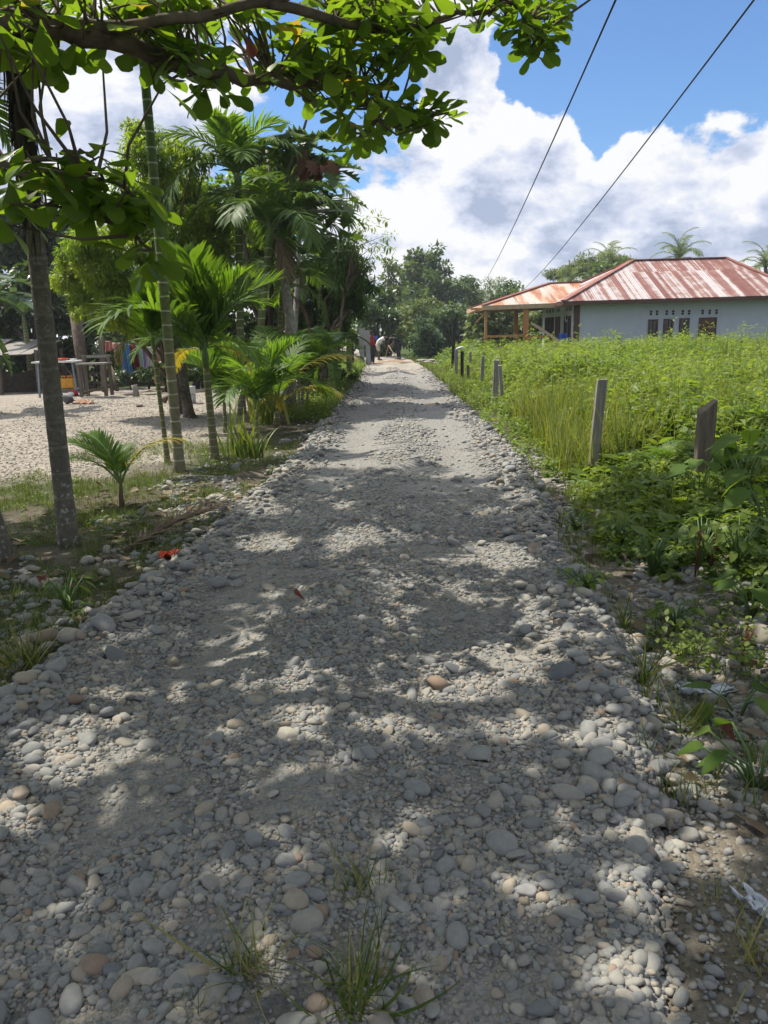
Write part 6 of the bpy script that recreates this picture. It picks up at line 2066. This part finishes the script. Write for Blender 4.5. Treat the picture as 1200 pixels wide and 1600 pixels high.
# ------------------------------------------------------------------ people
M['skin'] = m_plain('dark_brown_skin', (.085, .048, .032), (.07, .04, .027), 8, .6, .3)
M['hair'] = m_plain('black_hair', (.012, .011, .011), (.008, .008, .008), 30, .7, .2)
M['w_shirt'] = m_plain('white_shirt', (.68, .68, .66), (.58, .58, .56), 5, .9, .1)
M['k_shorts'] = m_plain('beige_shorts', (.46, .41, .33), (.38, .33, .27), 5, .9, .1)
M['b_shirt'] = m_plain('black_shirt', (.025, .025, .03), (.018, .018, .02), 5, .9, .1)
M['d_trs'] = m_plain('dark_trousers', (.035, .037, .045), (.025, .026, .03), 5, .9, .1)
M['r_shirt'] = m_plain('red_shirt', (.34, .022, .03), (.26, .015, .022), 5, .9, .1)  # red darkened: the shade on the wearer is put into the colour


def skin_mesh(nodes, edges_, radii, sub=2):
    me = bpy.data.meshes.new('tmp'); me.from_pydata([tuple(n) for n in nodes], edges_, []); me.update()
    o = bpy.data.objects.new('tmp', me); COL.objects.link(o)
    o.modifiers.new('skin', 'SKIN'); sm = o.modifiers.new('sub', 'SUBSURF'); sm.levels = sub; sm.render_levels = sub
    sv = me.skin_vertices[0].data if len(me.skin_vertices) else None
    if sv is None:
        bm = bmesh.new(); bm.from_mesh(me); bm.verts.layers.skin.verify(); bm.to_mesh(me); bm.free(); sv = me.skin_vertices[0].data
    for i, q in enumerate(radii):
        sv[i].radius = (q, q) if np.isscalar(q) else q
    sv[0].use_root = True
    dg = bpy.context.evaluated_depsgraph_get(); ev = o.evaluated_get(dg); m2 = ev.to_mesh()
    V_ = np.array([v.co[:] for v in m2.vertices]); F4 = [list(p.vertices) for p in m2.polygons]
    ev.to_mesh_clear(); bpy.data.objects.remove(o); bpy.data.meshes.remove(me)
    q4 = np.array([f for f in F4 if len(f) == 4]); t3 = np.array([f for f in F4 if len(f) == 3])
    return V_, [a for a in (q4.reshape(-1, 4), t3.reshape(-1, 3)) if len(a)]


def person(loc, rz, J, lab, tops, legs, sleeves=.5, long_legs=False, cap_hat=False):
    """J: joint name -> position, the figure faces +X"""
    t_ = thing('person', lab, 'person', loc, rz)
    J = {k: np.array(v, float) for k, v in J.items()}
    order = ['pel', 'waist', 'chest', 'neck', 'head0', 'head1', 'shL', 'elL', 'wrL', 'paL', 'shR', 'elR', 'wrR', 'paR', 'hiL', 'knL', 'anL', 'toL', 'hiR', 'knR', 'anR', 'toR']
    rad = dict(pel=.125, waist=.115, chest=.135, neck=.055, head0=.08, head1=.088, shL=.06, elL=.042, wrL=.03, paL=.036, hiL=.085, knL=.062, anL=.044, toL=.035)
    rad.update({k[:-1] + 'R': v for k, v in list(rad.items()) if k.endswith('L')})
    ed = [('pel', 'waist'), ('waist', 'chest'), ('chest', 'neck'), ('neck', 'head0'), ('head0', 'head1')]
    for s in 'LR':
        ed += [('chest', 'sh' + s), ('sh' + s, 'el' + s), ('el' + s, 'wr' + s), ('wr' + s, 'pa' + s), ('pel', 'hi' + s), ('hi' + s, 'kn' + s), ('kn' + s, 'an' + s), ('an' + s, 'to' + s)]
    ix = {k: i for i, k in enumerate(order)}
    V_, F_ = skin_mesh([J[k] for k in order], [(ix[a], ix[b]) for a, b in ed], [rad[k] for k in order])
    mb = MB().add(V_, F_)
    fwd = nrm(J['head1'] - J['head0'])
    face = nrm(np.array([1., 0, -.2]) - fwd * fwd[0])
    hc = (J['head0'] + J['head1']) / 2
    side = nrm(np.cross(face, fwd))
    # nose, ears, brow
    mb.tube([hc + face * .075 + fwd * .02, hc + face * .108 - fwd * .012, hc + face * .08 - fwd * .02], [.008, .014, .008], 6)
    for s_ in (-1, 1):
        mb.tube([hc + side * s_ * .08 + fwd * .02, hc + side * s_ * .094, hc + side * s_ * .08 - fwd * .025], [.008, .016, .008], 6)
    # five fingers on each hand
    for s in 'LR':
        w_, p_ = J['wr' + s], J['pa' + s]
        d = nrm(p_ - w_); sd = nrm(np.cross(d, [0, .2, 1.])); nn = np.cross(sd, d)
        for k, (off, L) in enumerate(((-.03, .06), (-.01, .075), (.01, .07), (.028, .055))):
            q0 = p_ + sd * off + d * .015
            mb.tube([q0, q0 + d * L * .5 + nn * .012, q0 + d * L * .8 + nn * .04], [.009, .0085, .006], 6)
        q0 = w_ + (p_ - w_) * .4 + sd * .035
        mb.tube([q0, q0 + sd * .025 + d * .03, q0 + sd * .03 + d * .06 + nn * .015], [.011, .01, .007], 6)
    mb.build('body', M['skin'], t_)
    # face: eyes and mouth
    f = MB()
    for s_ in (-1, 1):
        Vv, Fc = ico(2); f.add(Vv * .011 + hc + face * .082 + side * s_ * .034 + fwd * .022, Fc)
    f.build('eyes', M['w_shirt'], t_)
    MB().tube([hc + face * .082 - side * .025 - fwd * .045, hc + face * .09 - fwd * .047, hc + face * .082 + side * .025 - fwd * .045], .006, 5).build('mouth', M['redleaf'], t_)
    Vv, Fc = ico(3)
    Vh = Vv * np.array([.105, .1, .105]); kp = [k for k in range(len(Fc)) if (Vv[Fc[k]].mean(0) @ fwd) > -.05 + .55 * max(0, Vv[Fc[k]].mean(0) @ face)]
    MB().add(Vh + hc + fwd * .02 - face * .008, Fc[kp]).build('hair', M['hair'], t_)
    # clothes grown a little larger than the body
    o_ = ['pel', 'waist', 'chest', 'neck', 'shL', 'seL', 'shR', 'seR']
    K = dict(J); K['seL'] = J['shL'] + (J['elL'] - J['shL']) * sleeves; K['seR'] = J['shR'] + (J['elR'] - J['shR']) * sleeves
    K['neck'] = J['chest'] + (J['neck'] - J['chest']) * .55
    V_, F_ = skin_mesh([K[k] for k in o_], [(0, 1), (1, 2), (2, 3), (2, 4), (4, 5), (2, 6), (6, 7)], [.152, .145, .16, .075, .085, .068, .085, .068])
    MB().add(V_, F_).build('shirt', M[tops], t_)
    fl = .98 if long_legs else .92
    K['keL'] = (J['knL'] + (J['anL'] - J['knL']) * .9) if long_legs else J['hiL'] + (J['knL'] - J['hiL']) * fl
    K['keR'] = (J['knR'] + (J['anR'] - J['knR']) * .9) if long_legs else J['hiR'] + (J['knR'] - J['hiR']) * fl
    o_ = ['pel', 'waist', 'hiL', 'hiR'] + (['knL', 'keL', 'knR', 'keR'] if long_legs else ['keL', 'keR'])
    ee = [(0, 1), (0, 2), (0, 3)] + ([(2, 4), (4, 5), (3, 6), (6, 7)] if long_legs else [(2, 4), (3, 5)])
    V_, F_ = skin_mesh([K[k] for k in o_], ee, [.158, .13, .115, .115] + ([.08, .06, .08, .06] if long_legs else [.105, .105]))
    MB().add(V_, F_).build('trousers' if long_legs else 'shorts', M[legs], t_)
    sh_ = MB()
    for s in 'LR':
        a = J['an' + s]; Vv, Fc = ico(2); sh_.add(Vv * np.array([.13, .05, .04]) + np.array([a[0] + .06, a[1], .04]), Fc)
    sh_.build('shoes', M['bag'], t_)
    return t_


bent = dict(pel=(-.10, 0, .84), waist=(-.03, 0, 1.0), chest=(.14, 0, 1.18), neck=(.27, 0, 1.22), head0=(.34, 0, 1.19), head1=(.42, 0, 1.12),
            shL=(.19, .18, 1.13), elL=(.24, .22, .86), wrL=(.36, .13, .64), paL=(.40, .10, .57), shR=(.19, -.18, 1.13), elR=(.26, -.2, .88), wrR=(.40, -.05, .74), paR=(.45, -.03, .68),
            hiL=(-.12, .10, .78), knL=(-.06, .11, .44), anL=(-.12, .11, .07), toL=(.05, .12, .035), hiR=(-.12, -.10, .78), knR=(.0, -.12, .44), anR=(-.04, -.12, .07), toR=(.13, -.13, .035))
stand = dict(pel=(0, 0, .9), waist=(0, 0, 1.06), chest=(.01, 0, 1.28), neck=(.02, 0, 1.43), head0=(.03, 0, 1.50), head1=(.04, 0, 1.60),
             shL=(.0, .19, 1.36), elL=(-.02, .24, 1.1), wrL=(.08, .22, .88), paL=(.1, .21, .8), shR=(.0, -.19, 1.36), elR=(-.02, -.24, 1.1), wrR=(.1, -.2, .9), paR=(.13, -.19, .83),
             hiL=(0, .1, .84), knL=(.03, .1, .46), anL=(0, .1, .07), toL=(.15, .12, .035), hiR=(0, -.1, .84), knR=(.03, -.1, .46), anR=(0, -.1, .07), toR=(.15, -.12, .035))


def at_ground(px, py):
    p = G(px, py); return p


pw = at_ground(594, 563)
person(pw, R(-8), bent, 'bent over person in white shirt and beige shorts at the far end of the track', 'w_shirt', 'k_shorts', .45)
pb = at_ground(619, 562.5) + np.array([.1, 0, 0]); pb[2] = float(ground_z(pb[0], pb[1]))
person(pb, R(188), bent, 'bent over person in black shirt and trousers, right of the one in white', 'b_shirt', 'd_trs', .5, True)
pr = A(581, 560, 39.2); pr[2] = float(ground_z(pr[0], pr[1])); 
person(pr, R(-40), stand, 'standing person in a red shirt and dark trousers in the shade beside the grey boards', 'r_shirt', 'd_trs', .5, True)
M['steel'] = m_plain('worn_steel', (.25, .24, .23), (.15, .14, .13), 12, .5, .5)


def shovel(hold0, hold1, lab):
    h0 = np.array(hold0); h1 = np.array(hold1); d = nrm(h1 - h0)
    top = h0 - d * .2
    t = (0.06 - top[2]) / d[2]; tip = top + d * t
    s_ = thing('shovel', lab, 'shovel', tip)
    MB().tube([top - tip, -d * .22], [.02, .02], 8).build('handle', M['paleboard'], s_)
    sd = nrm(np.cross(d, [0, 1., 0])) if abs(d[1]) < .9 else np.array([1., 0, 0])
    sd = np.array([0, 1., 0])
    bl = np.array([-d * .26 - sd * .10, -d * .26 + sd * .10, -d * .05 - sd * .11, -d * .05 + sd * .11, d * .05])
    o = MB().add(bl, [np.array([[0, 1, 3, 2]]), np.array([[2, 3, 4]])]).build('blade', M['steel'], s_, False)
    q = o.modifiers.new('t', 'SOLIDIFY'); q.thickness = .006


def tow(base, rz, q):
    c, s = math.cos(rz), math.sin(rz)
    return base + np.array([q[0] * c - q[1] * s, q[0] * s + q[1] * c, q[2]])


for base, rz, lab in ((pw, R(-8), 'shovel held by the person in the white shirt'), (pb, R(188), 'shovel held by the person in the black shirt')):
    shovel(tow(base, rz, bent['paR']), tow(base, rz, bent['paL']), lab)

# ------------------------------------------------------------------ haze
hz = MB().box((0, 40, 9.0), (240, 190, 22.0)).build('haze', bpy.data.materials.new('haze_air'), None, False)
hz['kind'] = 'stuff'
hm = hz.data.materials[0]; hm.use_nodes = True; ht = hm.node_tree; ht.nodes.clear()
pv = ht.nodes.new('ShaderNodeVolumePrincipled'); pv.inputs['Density'].default_value = .0007; pv.inputs['Color'].default_value = (.86, .91, 1, 1); pv.inputs['Anisotropy'].default_value = .3
ho = ht.nodes.new('ShaderNodeOutputMaterial'); ht.links.new(pv.outputs[0], ho.inputs['Volume'])
# ------------------------------------------------------------------ render settings
SC.view_settings.view_transform = 'Standard'
SC.view_settings.look = 'None'
SC.view_settings.exposure = 0.5
SC.view_settings.gamma = 1.0
SC.render.engine = 'CYCLES'
cy_ = SC.cycles
cy_.max_bounces = 8; cy_.diffuse_bounces = 5; cy_.glossy_bounces = 2; cy_.transmission_bounces = 3; cy_.transparent_max_bounces = 4
cy_.sample_clamp_indirect = 4.0
cy_.use_denoising = True
cy_.volume_bounces = 0
cy_.volume_max_steps = 32
cy_.volume_step_rate = 4
